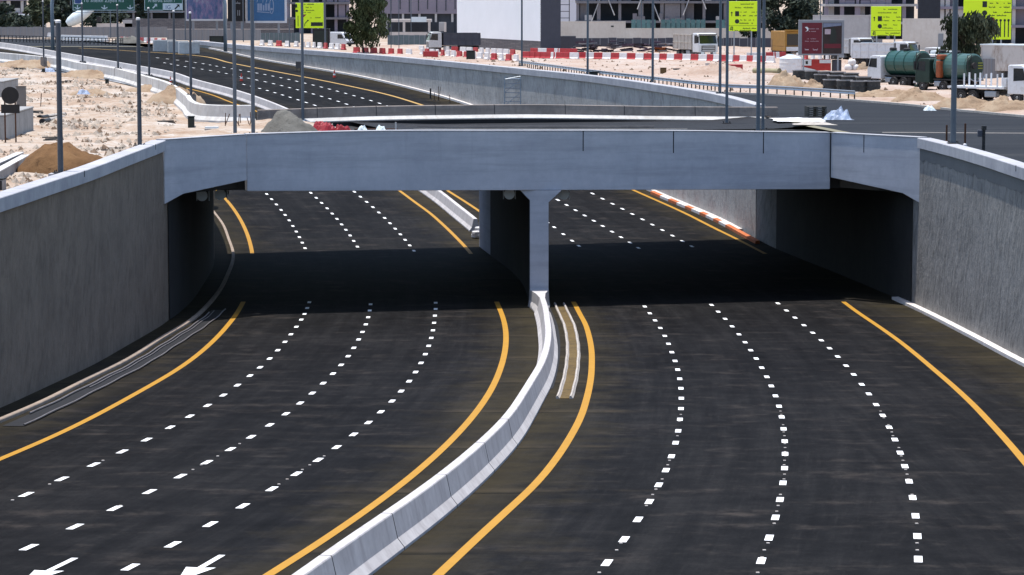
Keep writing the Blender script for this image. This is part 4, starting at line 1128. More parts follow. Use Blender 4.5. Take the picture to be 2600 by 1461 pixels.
# construction building behind
M_FRAMEC = concrete('raw_frame_concrete', (0.155,0.15,0.165), (0.225,0.215,0.23), 0.3, (0.11,0.105,0.115), 0.1, big=0.3)
M_MAUVE0 = plain('grey_sheet', (0.20,0.185,0.21), 0.8)
M_VOID = plain('unlit_interior', (0.045,0.052,0.066), 0.9, var=0.3, scale=0.4)
M_TEAL = plain('teal_glass', (0.075,0.17,0.18), 0.25, 0.6, var=0.35, scale=0.7)
def bg_building(label, x0, x1, yb, d, storeys, wall, cols, seed, h0=0.0, sh=3.4, name='unfinished_building', slabm=None, void=None, extra=True):
    s = FPX/d; X0, X1 = (x0-1300)/s, (x1-1300)/s
    t = thing(name, label, 'building', Vector(((X0+X1)/2, d, 0)))
    w = X1-X0; rd = random.Random(seed); slabm = slabm or wall
    for k in range(storeys+1):
        z = h0+k*sh
        mb = MB(); mb.box(-w/2-.3,-.5,z-.22,w/2+.3,9,z+.22); mb.build('floor_slab', slabm, t, local=True)
    mb = MB(); mb.box(-w/2+.2,5.6,0,w/2-.2,8.8,h0+storeys*sh-.23); mb.build('core_wall', void or M_VOID, t, local=True)
    if h0 > 0.5:
        for a in range(cols+1):
            mb = MB(); x = -w/2+w*a/cols; mb.box(x-.3,0,0,x+.3,.6,h0-.225); mb.build('column', wall, t, local=True)
    for k in range(storeys):
        z = h0+k*sh
        for a in range(cols+1):
            x = -w/2+w*a/cols
            mb = MB(); cw = rd.choice((.28,.35,.5)); mb.box(x-cw,0,z+.225,x+cw,.6,z+sh-.225); mb.build('column', wall, t, local=True)
        for a in range(cols):
            r = rd.random()
            xa, xb = -w/2+w*a/cols+.55, -w/2+w*(a+1)/cols-.55
            if r < .35 and xb > xa: mb = MB(); mb.box(xa,.1,z+.225,xb,.35,z+sh*rd.choice((.35,.45,.99))-.24); mb.build('infill_wall', wall, t, local=True)
            elif r < .55 and xb > xa: mb = MB(); mb.box(xa,1.4,z+.225,xa+(xb-xa)*.55,1.7,z+sh-.24); mb.build('infill_wall', slabm, t, local=True)
    return t, w
t, w = bg_building('dark unfinished concrete frame building above the beige wall', 1466, 1945, 90, 560, 3, M_FRAMEC, 9, 4, h0=2.8, sh=3.9)
for k in range(8):
    x = -w/2+w*(k+.6)/8.3; z = 2.9+(k%3)*1.2
    mb = MB(); mb.tube((x,-1.2,z),(x-1.6*(1 if k%2 else -1),-.2,z+4.2),.11,n=6); mb.build('prop', M_PALEG, t, local=True)
for k in range(11):
    x = -w/2+w*random.random(); z = 3.1+3.9*random.choice((0,1))
    mb = MB(); mb.box(x,-.3-.01*k,z,x+random.uniform(.5,1.8),.0-.01*k,z+random.uniform(.4,1.6)); mb.build('stored_panel', random.choice((M_PALEG,M_MAUVE0,M_FRAMEC)), t, local=True)
# teal glazed hoarding in front of it
t, w, h, s = wallbox('glazed_hoarding', 'row of teal glass panels standing above the low beige wall', 'hoarding', 1578, 1905, 50, 97, M_TEAL)
n = 26
for i in range(n):
    if random.random() < .22: continue
    x = -w/2+w*i/n
    mb = MB(); mb.box(x+.06,0.6,1.5,x+w/n-.06,.66,h*random.choice((.98,.98,.92,1.04))); mb.build('glass_panel', random.choice((M_TEAL,M_TEAL,plain('pale_glass',(0.26,0.36,0.36),0.3) if i==1 else M_TEAL)), t, local=True)
mb = MB(); mb.box(-w/2,.7,0,w/2,.8,1.49); mb.build('sill_rail', M_FRAMEC, t, local=True)
# pale tall building and scaffold right of the hoarding
s = FPX/600
t = thing('pale_building', 'pale plain building behind the scaffold next to the white hoarding', 'building', Vector(((1452-1300)/s,640,0)))
mb = MB(); mb.box(-5,0,0,2.4,8,22); mb.build('facade', plain('pale_render',(0.62,0.62,0.66),0.8,var=0.06,scale=.2), t, local=True)
mb = MB(); mb.box(-5.2,-.2,22,2.6,8.2,22.4); mb.build('roof_slab', M_PALEG, t, local=True)
t = thing('scaffold_tower', 'dark scaffold tower right of the white hoarding', 'scaffold', Vector(((1430-1300)/s+0.2,592,0)))
for a in (0,1.9):
    for b in (0,1.6): mb = MB(); mb.tube((a-1,b,0),(a-1,b,14),.07,n=6); mb.build('standard', M_BLACK, t, local=True)
for z in (3.2,4.6,6.0,7.4,8.8,10.2,11.6): mb = MB(); mb.box(-1.1,-.05,z,1.0,1.65,z+.12); mb.build('platform', M_CHASSIS, t, local=True)
# mauve building with fins, left of the white hoarding
M_MAUVE = plain('mauve_cladding', (0.225,0.20,0.245), 0.7, var=0.12, scale=0.3)
s = FPX/560; X0, X1 = (962-1300)/s, (1170-1300)/s
t = thing('mauve_building', 'mauve clad building with vertical joints over an open ground floor', 'building', Vector(((X0+X1)/2,560,0)))
w = X1-X0
mb = MB(); mb.box(-w/2,0,4.4,w/2,10,20); mb.build('facade', M_MAUVE, t, local=True)
mb = MB(); mb.box(-w/2,.6,0,w/2,9.8,4.39); mb.build('ground_floor', M_VOID, t, local=True)
for i in range(9): 
    x = -w/2+w*(i+.4)/9; mb = MB(); mb.box(x-.09,-.08,4.7+(i%3)*.3,x+.09,-.003,20 if i%2 else 7.4); mb.build('facade_fin', M_VOID, t, local=True)
for i in range(5):
    x = -w/2+w*(i+.5)/5; mb = MB(); mb.box(x-.22,.1,0,x+.22,.55,4.39); mb.build('column', M_PALEG, t, local=True)
# pavilion frame in front of it
M_CREAM = plain('cream_render', (0.56,0.50,0.46), 0.8, var=0.15, scale=.6)
t = thing('pavilion', 'cream open pavilion with a white flat roof below the mauve building', 'pavilion', G(1055,112,0))
s = FPX/t.location.y
def pb(nm, x0,y0,x1,y1,dp0,dp1,m):
    mb = MB(); mb.box((x0-1055)/s,dp0,(112-y1)/s,(x1-1055)/s,dp1,(112-y0)/s); mb.build(nm,m,t,local=True)
pb('roof_beam',985,50,1095,57,0,5,M_CREAM); pb('white_roof',1045,44,1083,56.8,-.6,-.02,M_SIGNW)
pb('plinth_beam',990,82,1100,90,-.2,.4,M_CREAM)
for x in (1026,1090,1130): pb('column',x-3,57.2,x+3,81.8,0,.4,M_CREAM)
pb('tank_column',1114,57.5,1130,80,1,3,M_PALEG)
pb('back_wall',985,58,1150,112,6,6.4,M_VOID)
# grey building above the small yellow sign
bg_building('grey half built block behind the small yellow sign', 735, 885, 95, 590, 4, M_MAUVE, 5, 9, h0=3.2, sh=3.2, slabm=M_FRAMEC)
bg_building('grey unfinished block at the upper right behind the yellow signs', 2095, 2330, 80, 520, 4, M_MAUVE, 6, 12, h0=3.0, sh=3.3, slabm=M_PALEG)
bg_building('grey white block at the far right edge', 2345, 2680, 80, 470, 4, M_PALEG, 6, 15, h0=3.0, sh=3.1, slabm=M_MAUVE)
t, w, h, s = wallbox('dark_board', 'plain black site board left of the thick grey pole', 'board', 2330, 2386, -20, 118, M_BLACK)
mb = MB(); mb.box(-w/2,0,3.2,w/2,.3,h); mb.build('board', plain('site_board_black',(0.022,0.026,0.036),0.6), t, local=True)
for a in (-.35,.35): mb = MB(); mb.box(w*a-.1,.02,0,w*a+.1,.25,3.19); mb.build('post', M_BFRAME, t, local=True)
# far left: pale building, canopy, plain backdrop blocks
s = FPX/760
bg_building('pale grey block behind trees at the far left', -40, 62, 70, 760, 4, M_PALEG, 3, 21, h0=3, sh=3.6, slabm=M_MAUVE)
bg_building('dim block behind the gantry', 70, 480, 70, 820, 4, M_FRAMEC, 9, 23, h0=3, sh=3.6, slabm=M_FRAMEC)
t, w, h, s = wallbox('canopy', 'long white flat canopy over a cream wall at far left', 'canopy', 41, 117, 37, 72, M_CREAM)
mb = MB(); mb.box(-w/2,0,h-.45,w/2,4,h); mb.build('roof', M_SIGNW, t, local=True)
mb = MB(); mb.box(-w/2+.3,2,0,w/2-.3,2.3,h-.455); mb.build('back_wall', M_CREAM, t, local=True)
for a in (-.45,0,.45): mb = MB(); mb.box(w*a-.1,.1,0,w*a+.1,.3,h-.455); mb.build('column', M_CREAM, t, local=True)
t, w, h, s = wallbox('low_wall', 'low pale wall with a small parapet behind the concrete mixer', 'wall', 246, 336, 57, 88, M_CREAM)
mb = MB(); mb.box(-w/2,0,0,w/2,.4,h*.9); mb.build('wall_panel', M_CREAM, t, local=True)
mb = MB(); mb.box(w/2-2,-.04,h*.9+.003,w/2,.44,h*1.18); mb.build('parapet', M_PALEG, t, local=True)
# grey stone wall under the billboards
t, w, h, s = wallbox('stone_wall', 'long grey block wall carrying the billboards', 'wall', 318, 745, 48, 88, M_GREYBLK)
mb = MB(); mb.box(-w/2,0,0,w/2,.4,h); mb.build('wall_panel', M_GREYBLK, t, local=True)
mb = MB(); mb.box(-w/2,-.08,h*.32,w/2,-.004,h*.36); mb.build('ledge', M_CREAM, t, local=True)
# hoarding fences
M_CORR, nt, b = new_mat('corrugated_grey', 0.6, 0.3)
wv = nd(nt,'ShaderNodeTexWave'); wv.inputs['Scale'].default_value = 1.1; wv.inputs['Distortion'].default_value = 0.6
nt.links.new(coords(nt, world=False), wv.inputs['Vector'])
nt.links.new(mix(nt, noi(nt, coords(nt,scale=(1,1,.2)), .5, 4, .6), ramp(nt, wv.outputs['Fac'], [(0,(0.165,0.17,0.185)),(1,(0.245,0.25,0.265))]), (0.21,0.195,0.19)), b.inputs['Base Color'])
M_CORRT = plain('teal_hoarding', (0.115,0.15,0.16), 0.6, var=0.2, scale=1.2)
def fence(label, x0, x1, yt, yb, mat, n):
    t, w, h, s = wallbox('hoarding_fence', label, 'fence', x0, x1, yt, yb, mat)
    for i in range(n):
        a, b2 = -w/2+w*i/n, -w/2+w*(i+1)/n
        dz = random.uniform(-.06,.06)
        mb = MB(); mb.box(a+.02,0,0,b2-.02,.06,h+dz); mb.build('fence_panel', mat, t, local=True)
        mb = MB(); mb.box(a-.05,-.06,0,a+.05,-.005,h); mb.build('fence_post', M_BFRAME, t, local=True)
fence('long grey corrugated hoarding behind the far left road', -60, 424, 69, 96, M_CORR, 30)
fence('grey brown hoarding below the block wall', 425, 662, 76, 103, M_CORR, 16)
fence('teal grey hoarding under the blue billboard', 663, 762, 84, 109, M_CORRT, 9)
fence('teal hoarding in front of the pavilion', 985, 1105, 90, 117, M_CORRT, 9)
fence('dark low hoarding along the beige wall', 1462, 1960, 97, 122, M_HOARDD, 24)
fence('grey hoarding behind the truck park', 1960, 2240, 100, 138, M_CORR, 18)
fence('grey slatted hoarding at the right by the flatbed truck', 2380, 2700, 150, 206, M_CORR, 14)
# dark mesh barrier along the distant road
t = thing('mesh_railing', 'dark railing beside the distant road', 'railing', G(150,112,0))
path = [G(x,y) for x,y in [(-60,104),(60,107.5),(190,112),(312,116)]]
for r in (0.35,0.75,1.1):
    mb = MB(); mb.pipe([p+Vector((0,0,r)) for p in path], .05, 5); mb.build('rail', M_CHASSIS, t)
dn = densify(path, 1.2)
for p in dn:
    mb = MB(); mb.box(p.x-.06,p.y-.06,0,p.x+.06,p.y+.06,1.15); mb.build('post', M_CHASSIS, t)

# ------------------------------------------------------------------ trees
M_LEAF = {}
def leafmat(key, lo, hi):
    m, nt, b = new_mat('foliage_'+key, 0.7, 0.15)
    n = noi(nt, coords(nt), 0.75, 4, 0.7); n2 = noi(nt, coords(nt), 5.0, 2, 0.5)
    nt.links.new(ramp(nt, math_(nt,'ADD',math_(nt,'MULTIPLY',n,.6),math_(nt,'MULTIPLY',n2,.4)), [(0.33,lo),(0.68,hi)]), b.inputs['Base Color'])
    M_LEAF[key] = m
leafmat('olive', (0.020,0.030,0.014), (0.070,0.090,0.040)); leafmat('dark', (0.016,0.024,0.020), (0.045,0.060,0.040)); leafmat('grey', (0.024,0.034,0.020), (0.080,0.092,0.052))
M_BARK = plain('bark', (0.055,0.043,0.033), 0.95, var=0.4, scale=3)
def tree(label, x, yb, wpx, ytop, key, stems=((0,0),), n=2600, low=0.28, leaf=0.24, seed=1, droop=0.0, base=None):
    rd = random.Random(seed)
    p = base or G(x, yb, 0); s = FPX/p.y; H = (yb-ytop)/s; Rr = wpx/s/2
    t = thing('tree', label, 'tree', p)
    mb = MB()
    for (a, b_) in stems:
        q = [Vector((a,b_,0))]
        for k in range(1,6): q.append(Vector((a*(1+k*.2)+rd.uniform(-.12,.12), b_+rd.uniform(-.12,.12), H*.62*k/5)))
        for k in range(5): mb.tube(q[k], q[k+1], .17-.022*k, .17-.022*(k+1), 7, cap=False)
        for k in range(7):
            o = q[rd.randint(2,5)]; e = o+Vector((rd.uniform(-1,1)*Rr*.75, rd.uniform(-1,1)*Rr*.75, rd.uniform(.1,.34)*H))
            mb.tube(o, e, .055, .02, 5, cap=False)
    mb.build('trunk', M_BARK, t, local=True)
    # clumps spread through the crown, leaves scattered in each clump
    cl = []
    for i in range(46):
        th = rd.uniform(0,2*math.pi); rr = math.sqrt(rd.random())*0.88
        zz = rd.uniform(low, 0.97)
        prof = math.sin(math.pi*min(1,max(0,(zz-low*.5)/(1.10-low*.5))))**0.55
        cl.append((Vector((math.cos(th)*rr*Rr*prof, math.sin(th)*rr*Rr*prof, zz*H)), rd.uniform(.16,.36)*Rr))
    mb = MB()
    for i in range(n):
        c, r = cl[rd.randrange(len(cl))]
        d = Vector((rd.gauss(0,1),rd.gauss(0,1),rd.gauss(0,.8)))
        d = d.normalized()*r*(rd.random()**0.45)
        q = c+d; q.z -= droop*d.length*1.2
        u = Vector((rd.gauss(0,1),rd.gauss(0,1),rd.gauss(0,1))).normalized(); v = u.orthogonal().normalized()
        l = leaf*rd.uniform(.6,1.4); 
        if droop: u = (u*0.5+Vector((0,0,-1))).normalized(); v = u.orthogonal().normalized()
        mb.add([q-u*l-v*l*.32, q-u*l*.2+v*l*.45, q+u*l+v*l*.1, q+u*l*.1-v*l*.45],[(0,1,2,3)])
    mb.build('crown', M_LEAF[key], t, local=True, fix=False)
    return t
tree('green drooping tree with two trunks left of the white hoarding', 934, 138, 124, -12, 'olive', ((-.55,0),(.55,.2)), 6500, .27, .24, 3, droop=.35)
tree('large dark tree mass left of the red billboard', 2005, 112, 176, -45, 'dark', ((-1,0),(1.2,0)), 6500, .12, .42, 5)
tree('bushy grey green tree in front of the arrow sign', 2462, 196, 160, 36, 'grey', ((-.4,0),(.5,0)), 7000, .10, .25, 8, droop=.3)
tree('dark tree at the left edge behind the hoarding', 14, 84, 78, 14, 'dark', ((0,0),), 2200, .15, .5, 11)
tree('leafy tree right of the long canopy', 98, 82, 74, -14, 'grey', ((0,0),), 2600, .2, .5, 12)
tree('dark tree left of the wide green sign', 164, 80, 66, -10, 'dark', ((0,0),), 2400, .15, .5, 13)
tree('dark tree between the two green signs', 362, 84, 46, -20, 'dark', ((0,0),), 2200, .15, .45, 14)
tree('low dark shrub below the canopy', 62, 90, 66, 46, 'dark', ((0,0),), 1800, .05, .4, 15)
tree('dark trees behind the green gantry signs', 262, 82, 120, 20, 'dark', ((0,0),), 2600, .05, .5, 16)
tree('dark tree behind the second yellow sign', 1900, 108, 60, -20, 'dark', ((0,0),), 2400, .1, .45, 17)

# ------------------------------------------------------------------ vehicles (local +Y is forward, origin on the ground)
def wheel(root, x, y, r=0.5, w=0.3):
    mb = MB(); mb.lathe([(r*.6,-w/2),(r*.93,-w/2),(r,-w*.35),(r,w*.35),(r*.93,w/2),(r*.6,w/2)], (x,y,r), 18, 'X')
    o = mb.build('wheel', M_TYRE, root, local=True)
    sg = 1 if x > 0 else -1
    mb = MB(); mb.lathe([(r*.58,sg*w*.30),(r*.55,sg*w*.51),(r*.30,sg*w*.42),(r*.22,sg*w*.56),(0.02,sg*w*.58)], (x,y,r), 14, 'X')
    mb.build('rim', M_RIM, o, local=True)
def cab(root, y1, mat, w=2.45, ln=1.9, z0=0.75, z1=3.0, visor=None):
    y0 = y1-ln; hw = w/2
    mb = MB(); mb.prism_x([(y0,z0),(y1-.02,z0),(y1,z0+.9),(y1-.05,z0+1.0),(y1-.38,z1-.16),(y1-.62,z1),(y0+.12,z1),(y0,z1-.12)], -hw, hw)
    soften(mb.build('cab', mat, root, local=True), .07, 3)
    za, zb = z0+1.03, z1-.26
    ya = lambda z: y1-.05-.33*(z-(z0+1.0))/(z1-.16-(z0+1.0))
    mb = MB(); mb.add([(-hw+.12,ya(za)+.012,za),(hw-.12,ya(za)+.012,za),(hw-.18,ya(zb)+.012,zb),(-hw+.18,ya(zb)+.012,zb)],[(0,1,2,3)])
    mb.build('windscreen', M_GLASS, root, local=True)
    for s in (-1,1):
        x = s*(hw+.006)
        mb = MB(); mb.add([(x,y1-.22,za+.08),(x,y1-.45,zb),(x,y0+.55,zb),(x,y0+.55,za)],[(0,1,2,3)]); mb.build('side_window', M_GLASS, root, local=True)
        mb = MB(); mb.box(s*(hw+.04)-.04*s-.03,y1-.18,za+.1,s*(hw+.26),y1-.10,za+.85); mb.build('mirror', M_CHASSIS, root, local=True)
        mb = MB(); mb.box(s*hw*.62-.2,y1+.012,z0-.16,s*hw*.62+.2,y1+.07,z0+.08); mb.build('headlight', M_SIGNW, root, local=True)
        mb = MB(); mb.prism_x([(y0+.35,z0-.012),(y0+.35,z0-.05),(y0+.5,z0-.30),(y0+.45,z0-.42),(y0+.2,z0-.05)], s*hw-.25*(s>0)-.0, s*hw+.25*(s<0)); mb.build('wheel_arch', M_CHASSIS, root, local=True)
    mb = MB(); mb.box(-hw*.72,y1-.01,z0+.12,hw*.72,y1+.03,z0+.80); g = mb.build('grille', M_CHASSIS, root, local=True)
    for k in range(3): 
        mb = MB(); mb.box(-hw*.66,y1+.031,z0+.20+.20*k,hw*.66,y1+.05,z0+.28+.20*k); mb.build('grille_bar', mat, g, local=True)
    mb = MB(); mb.box(-hw,y1-.35,z0-.42,hw,y1+.06,z0-.17); mb.box(-hw*.4,y1+.061,z0-.37,hw*.4,y1+.075,z0-.22); soften(mb.build('bumper', mat, root, local=True),.04,2)
    if visor:
        mb = MB(); mb.box(-hw+.1,y1-.36,z1-.20,hw-.1,y1-.12,z1-.10); mb.build('sun_visor', visor, root, local=True)
def chassis(root, y0, y1, wheels, rear2=True):
    mb = MB(); mb.box(-.48,y0,.72,-.36,y1,1.0); mb.box(.36,y0,.72,.48,y1,1.0); mb.box(-.359,y0+.4,.75,.359,y0+.6,.95); mb.box(-.359,(y0+y1)/2,.75,.359,(y0+y1)/2+.2,.95); mb.box(-.359,y1-.6,.75,.359,y1-.4,.95)
    mb.build('chassis', M_CHASSIS, root, local=True)
    for y in wheels:
        for s in (-1,1): wheel(root, s*1.05, y, .5, .32)
    for s in (-1,1): mb = MB(); mb.box(s*.75-.28,(y0+y1)/2-.2,.45,s*.75+.28,(y0+y1)/2+.9,.95); soften(mb.build('fuel_tank', M_STEEL, root, local=True),.08,2)
def tipper(root, y0, y1, mat, z0=1.05, z1=2.75, ribs=6):
    h = 1.22
    mb = MB(); mb.box(-h,y0,z0,h,y1,z0+.12); mb.box(-h,y0,z0+.121,-h+.08,y1,z1); mb.box(h-.08,y0,z0+.121,h,y1,z1); mb.box(-h+.081,y1-.08,z0+.121,h-.081,y1,z1+.25); mb.box(-h+.081,y0,z0+.121,h-.081,y0+.08,z1-.1)
    b = mb.build('tipper_body', mat, root, local=True)
    mb = MB(); mb.box(-h,y1+.001,z1+.1,h,y1+.9,z1+.18); mb.build('cab_guard', mat, root, local=True)
    for s in (-1,1):
        for k in range(ribs):
            y = y0+.1+(y1-y0-.2)*k/(ribs-1); x = s*(h+.035)
            mb = MB(); mb.box(x-.034,y-.05,z0+.05,x+.034,y+.05,z1-.02); mb.build('rib', mat, b, local=True)
        mb = MB(); x = s*(h+.04); mb.box(x-.039,y0,z1-.019,x+.039,y1,z1+.10); mb.build('top_rail', mat, b, local=True)
        mb = MB(); mb.box(x-.039,y0,(z0+z1)/2-.05,x+.041,y1,(z0+z1)/2+.05); mb.build('side_rail', mat, b, local=True)
    for k in range(5):
        x = -h+.25+(2*h-.5)*k/4; mb = MB(); mb.box(x-.05,y0-.07,z0+.05,x+.05,y0-.001,z1-.15); mb.build('tailgate_rib', mat, b, local=True)
def heading(dx, dy): return math.atan2(-dx, dy)
M_GREYW = plain('dusty_white_paint', (0.50,0.50,0.50), 0.45, 0.4, var=0.12, dirt=(0.33,0.29,0.25))
M_CREAMB = plain('cream_tipper_paint', (0.47,0.43,0.38), 0.6, 0.3, var=0.15, dirt=(0.30,0.25,0.2))
def dump(label, x, yb, h, body=None, cabm=None, ln=7.6):
    t = thing('dump_truck', label, 'truck', G(x,yb,0), h, 'trucks parked on the site')
    cab(t, 1.9, cabm or M_WPAINT, visor=M_CHASSIS); chassis(t, -ln+2.0, 1.2, (1.0,-ln+3.3,-ln+4.6)); tipper(t, -ln+1.9, -.25, body or M_WPAINT); return t
td = dump('white dump truck facing the camera with a cream tipper, centre of the site', 1782, 149, heading(.34,-.94), M_CREAMB); td.scale = (1.12,1.12,1.12)
t2 = dump('white truck cab in profile beside the left edge of the white hoarding', 1118, 134, heading(-.98,-.2), M_HOARDD, M_GREYW)
dump('white tipper truck half hidden between the red billboard and another truck', 2176, 157, heading(.62,-.78), M_GREYW)
dump('white tipper truck with ribbed sides under the middle yellow sign', 2285, 172, heading(.83,-.55), M_WPAINT)
# white panel van
t = thing('panel_van', 'small white panel van left of the drooping tree', 'van', G(862,118,0), heading(.8,-.6))
mb = MB(); mb.prism_x([(-2.4,.35),(2.2,.35),(2.35,.9),(2.15,1.15),(1.35,2.15),(1.1,2.3),(-2.3,2.3),(-2.4,2.2)],-.95,.95); soften(mb.build('body', M_WPAINT, t, local=True),.08,3)
mb = MB(); mb.add([(-.82,2.115,1.22),(.82,2.115,1.22),(.75,1.43,2.08),(-.75,1.43,2.08)],[(0,1,2,3)]); mb.build('windscreen', M_GLASS, t, local=True)
for s in (-1,1):
    mb = MB(); x = s*.957; mb.add([(x,1.75,1.25),(x,1.3,1.95),(x,.4,1.95),(x,.4,1.25)],[(0,1,2,3)]); mb.build('side_window', M_GLASS, t, local=True)
    for y in (1.5,-1.5): wheel(t, s*.82, y, .34, .22)
mb = MB(); mb.box(-.9,2.36,.3,.9,2.45,.6); mb.build('bumper', M_CHASSIS, t, local=True)
# yellow and white truck behind the billboard
M_AMBER = plain('amber_paint', (0.33,0.17,0.03), 0.5, var=0.15)
t = thing('yellow_bus', 'yellow framed bus front with a dark windscreen partly behind the red billboard', 'bus', G(2015,140,0), heading(.25,-.97))
mb = MB(); mb.box(-1.25,-6,.5,1.25,0,1.15); mb.box(-1.25,-6,1.151,1.25,-.12,3.3); soften(mb.build('body', M_AMBER, t, local=True),.08,2)
mb = MB(); mb.box(-1.05,-.11,1.3,1.05,-.06,2.9); mb.build('windscreen', M_GLASS, t, local=True)
for s in (-1,1): mb = MB(); mb.box(s*1.17-.13,-.12,1.152,s*1.17+.13,.04,3.42); mb.build('pillar', M_AMBER, t, local=True)
mb = MB(); mb.box(-1.0,.005,.55,1.1,.06,1.12); mb.build('front_panel', M_WPAINT, t, local=True)
mb = MB(); mb.box(-1.3,-.2,3.301,1.3,.1,3.5); mb.build('roof_rack', M_AMBER, t, local=True)
for s in (-1,1):
    for y in (-1.2,-4.8): wheel(t, s*1.05, y, .48, .3)
# green tank trucks
M_TEALP = plain('teal_tank_paint', (0.022,0.080,0.068), 0.35, 0.5, var=0.22, scale=.8, dirt=(0.03,0.06,0.05))
M_TEALP2 = plain('pale_teal_tank_paint', (0.045,0.105,0.092), 0.4, 0.5, var=0.2, scale=.8, dirt=(0.05,0.09,0.075))
M_DGREEN = plain('dark_green_paint', (0.012,0.030,0.023), 0.6, 0.3, var=0.3)
M_ORANGEP = plain('orange_pump_paint', (0.26,0.065,0.022), 0.5, var=0.3, dirt=(0.1,0.03,0.02))
M_YLETT = plain('yellow_lettering', (0.20,0.21,0.03), 0.6)
def tanker(label, x, yb, h, paint, cabm, orange, ln=8.0):
    t = thing('tank_truck', label, 'tank truck', G(x,yb,0), h, 'green tank trucks')
    yr = -ln/2; yf = ln/2
    cab(t, yf, cabm, z1=2.9); chassis(t, yr+.6, yf-.6, (yf-.95,yr+2.7,yr+1.35))
    R0 = 1.12; zc = 2.25; y1 = yf-2.25; n = 22
    mb = MB(); mb.lathe([(.3,yr-.16),(R0*.72,yr-.10),(R0*.95,yr-.02),(R0,yr+.06),(R0,y1-.06),(R0*.95,y1+.02),(R0*.7,y1+.1),(.3,y1+.14)],(0,0,zc),n,'Y')
    k = mb.build('tank', paint, t, local=True, smooth=False)
    for y in (yr+.12,yr+(y1-yr)*.36,yr+(y1-yr)*.68,y1-.12):
        mb = MB(); mb.lathe([(R0+.004,y-.05),(R0+.05,y-.045),(R0+.05,y+.045),(R0+.004,y+.05)],(0,0,zc),n,'Y'); mb.build('tank_ring', paint, k, local=True)
    mb = MB(); mb.lathe([(.05,yr-.21),(.6,yr-.19),(R0*.86,yr-.12),(R0*.9,yr-.07)],(0,0,zc),n,'Y'); mb.build('rear_dish', M_DGREEN, k, local=True)
    mb = MB(); mb.lathe([(.05,yr-.32),(.28,yr-.32),(.30,yr-.18)],(-.2,0,zc+.1),14,'Y'); mb.build('manway', M_CHASSIS, k, local=True)
    mb = MB()
    for z in (zc+.05,zc-.18,zc+.28): mb.box(.25,yr-.225,z,.80,yr-.205,z+.10)
    mb.build('lettering', M_YLETT, k, local=True)
    mb = MB(); mb.lathe([(.34,zc+R0-.03),(.34,zc+R0+.18),(.25,zc+R0+.24)],(0,yr+2.2,0),14); mb.build('hatch', M_CHASSIS, k, local=True)
    mb = MB(); mb.lathe([(.34,zc+R0-.03),(.34,zc+R0+.22),(.25,zc+R0+.28)],(0,yr+4.1,0),14); mb.build('hatch', M_CHASSIS, k, local=True)
    mb = MB(); mb.box(-1.05,yr-.1,1.02,1.05,y1,1.14); mb.build('cradle', M_CHASSIS, t, local=True)
    mb = MB(); mb.pipe([(.95,yr-.35,1.35+.55*math.sin(a*.35)) if False else (.95*math.cos(a*.2),yr-.33,1.62-.62*math.sin(a*.2)) for a in range(0,16)],.05,7); mb.build('hose', M_STEEL, t, local=True)
    mb = MB(); mb.box(-1.15,yr-.15,.5,1.15,yr-.02,.68); mb.box(-.3,yr-.20,.52,.3,yr-.151,.66); mb.build('rear_bumper', M_GREYW, t, local=True)
    for s in (-1,1): mb = MB(); mb.box(s*1.08-.18,yr+.55,.35,s*1.08+.18,yr+.6,.95); mb.build('mud_flap', M_CHASSIS, t, local=True)
    for s in (-.16,.16): pass
    mb = MB()
    for z in range(7): mb.box(-1.0,yr-.27,1.1+.32*z,-.62,yr-.235,1.14+.32*z)
    for x_ in (-1.04,-.62): mb.box(x_,yr-.28,1.05,x_+.04,yr-.229,3.3)
    mb.build('ladder', M_CHASSIS, t, local=True)
    if orange:
        mb = MB(); mb.rbox((-1.26,y1-1.0,2.0),(.5,.55,1.5)); mb.rbox((-1.0,y1-1.0,3.05),(.9,.6,.45)); soften(mb.build('pump_housing', M_ORANGEP, t, local=True),.12,2)
    return t
tanker('teal green tank truck with its dark rear dish, left of the pair', 2284, 222, heading(-.55,.83), M_TEALP, M_WPAINT, False, 6.3)
tanker('paler green tank truck with an orange pump, right of the pair', 2410, 233, heading(-.55,.83), M_TEALP2, M_DGREEN, True, 6.3)
# flatbed truck at right edge
t = thing('flatbed_truck', 'white flatbed truck with stake posts at the right edge', 'truck', G(2560,262,0), heading(.72,-.69), 'trucks parked on the site')
cab(t, 2.6, M_WPAINT, z1=3.05); chassis(t, -4.6, 1.8, (1.6,-2.6,-3.7))
mb = MB(); mb.box(-1.2,-5.0,1.12,1.2,.35,1.28); mb.build('load_bed', M_WPAINT, t, local=True)
for s in (-1,1):
    for k in range(5): y = -4.5+1.05*k; mb = MB(); mb.box(s*1.13-.05,y-.05,1.281,s*1.13+.05,y+.05,2.3); mb.build('stake', M_WPAINT, t, local=True)
mb = MB(); mb.box(-1.1,.1,1.29,1.1,.5,2.0); mb.build('headboard', M_WPAINT, t, local=True)
mb = MB(); mb.box(-1.15,-1.7,.45,-.6,-.7,1.05); mb.build('tool_box', M_WPAINT, t, local=True)
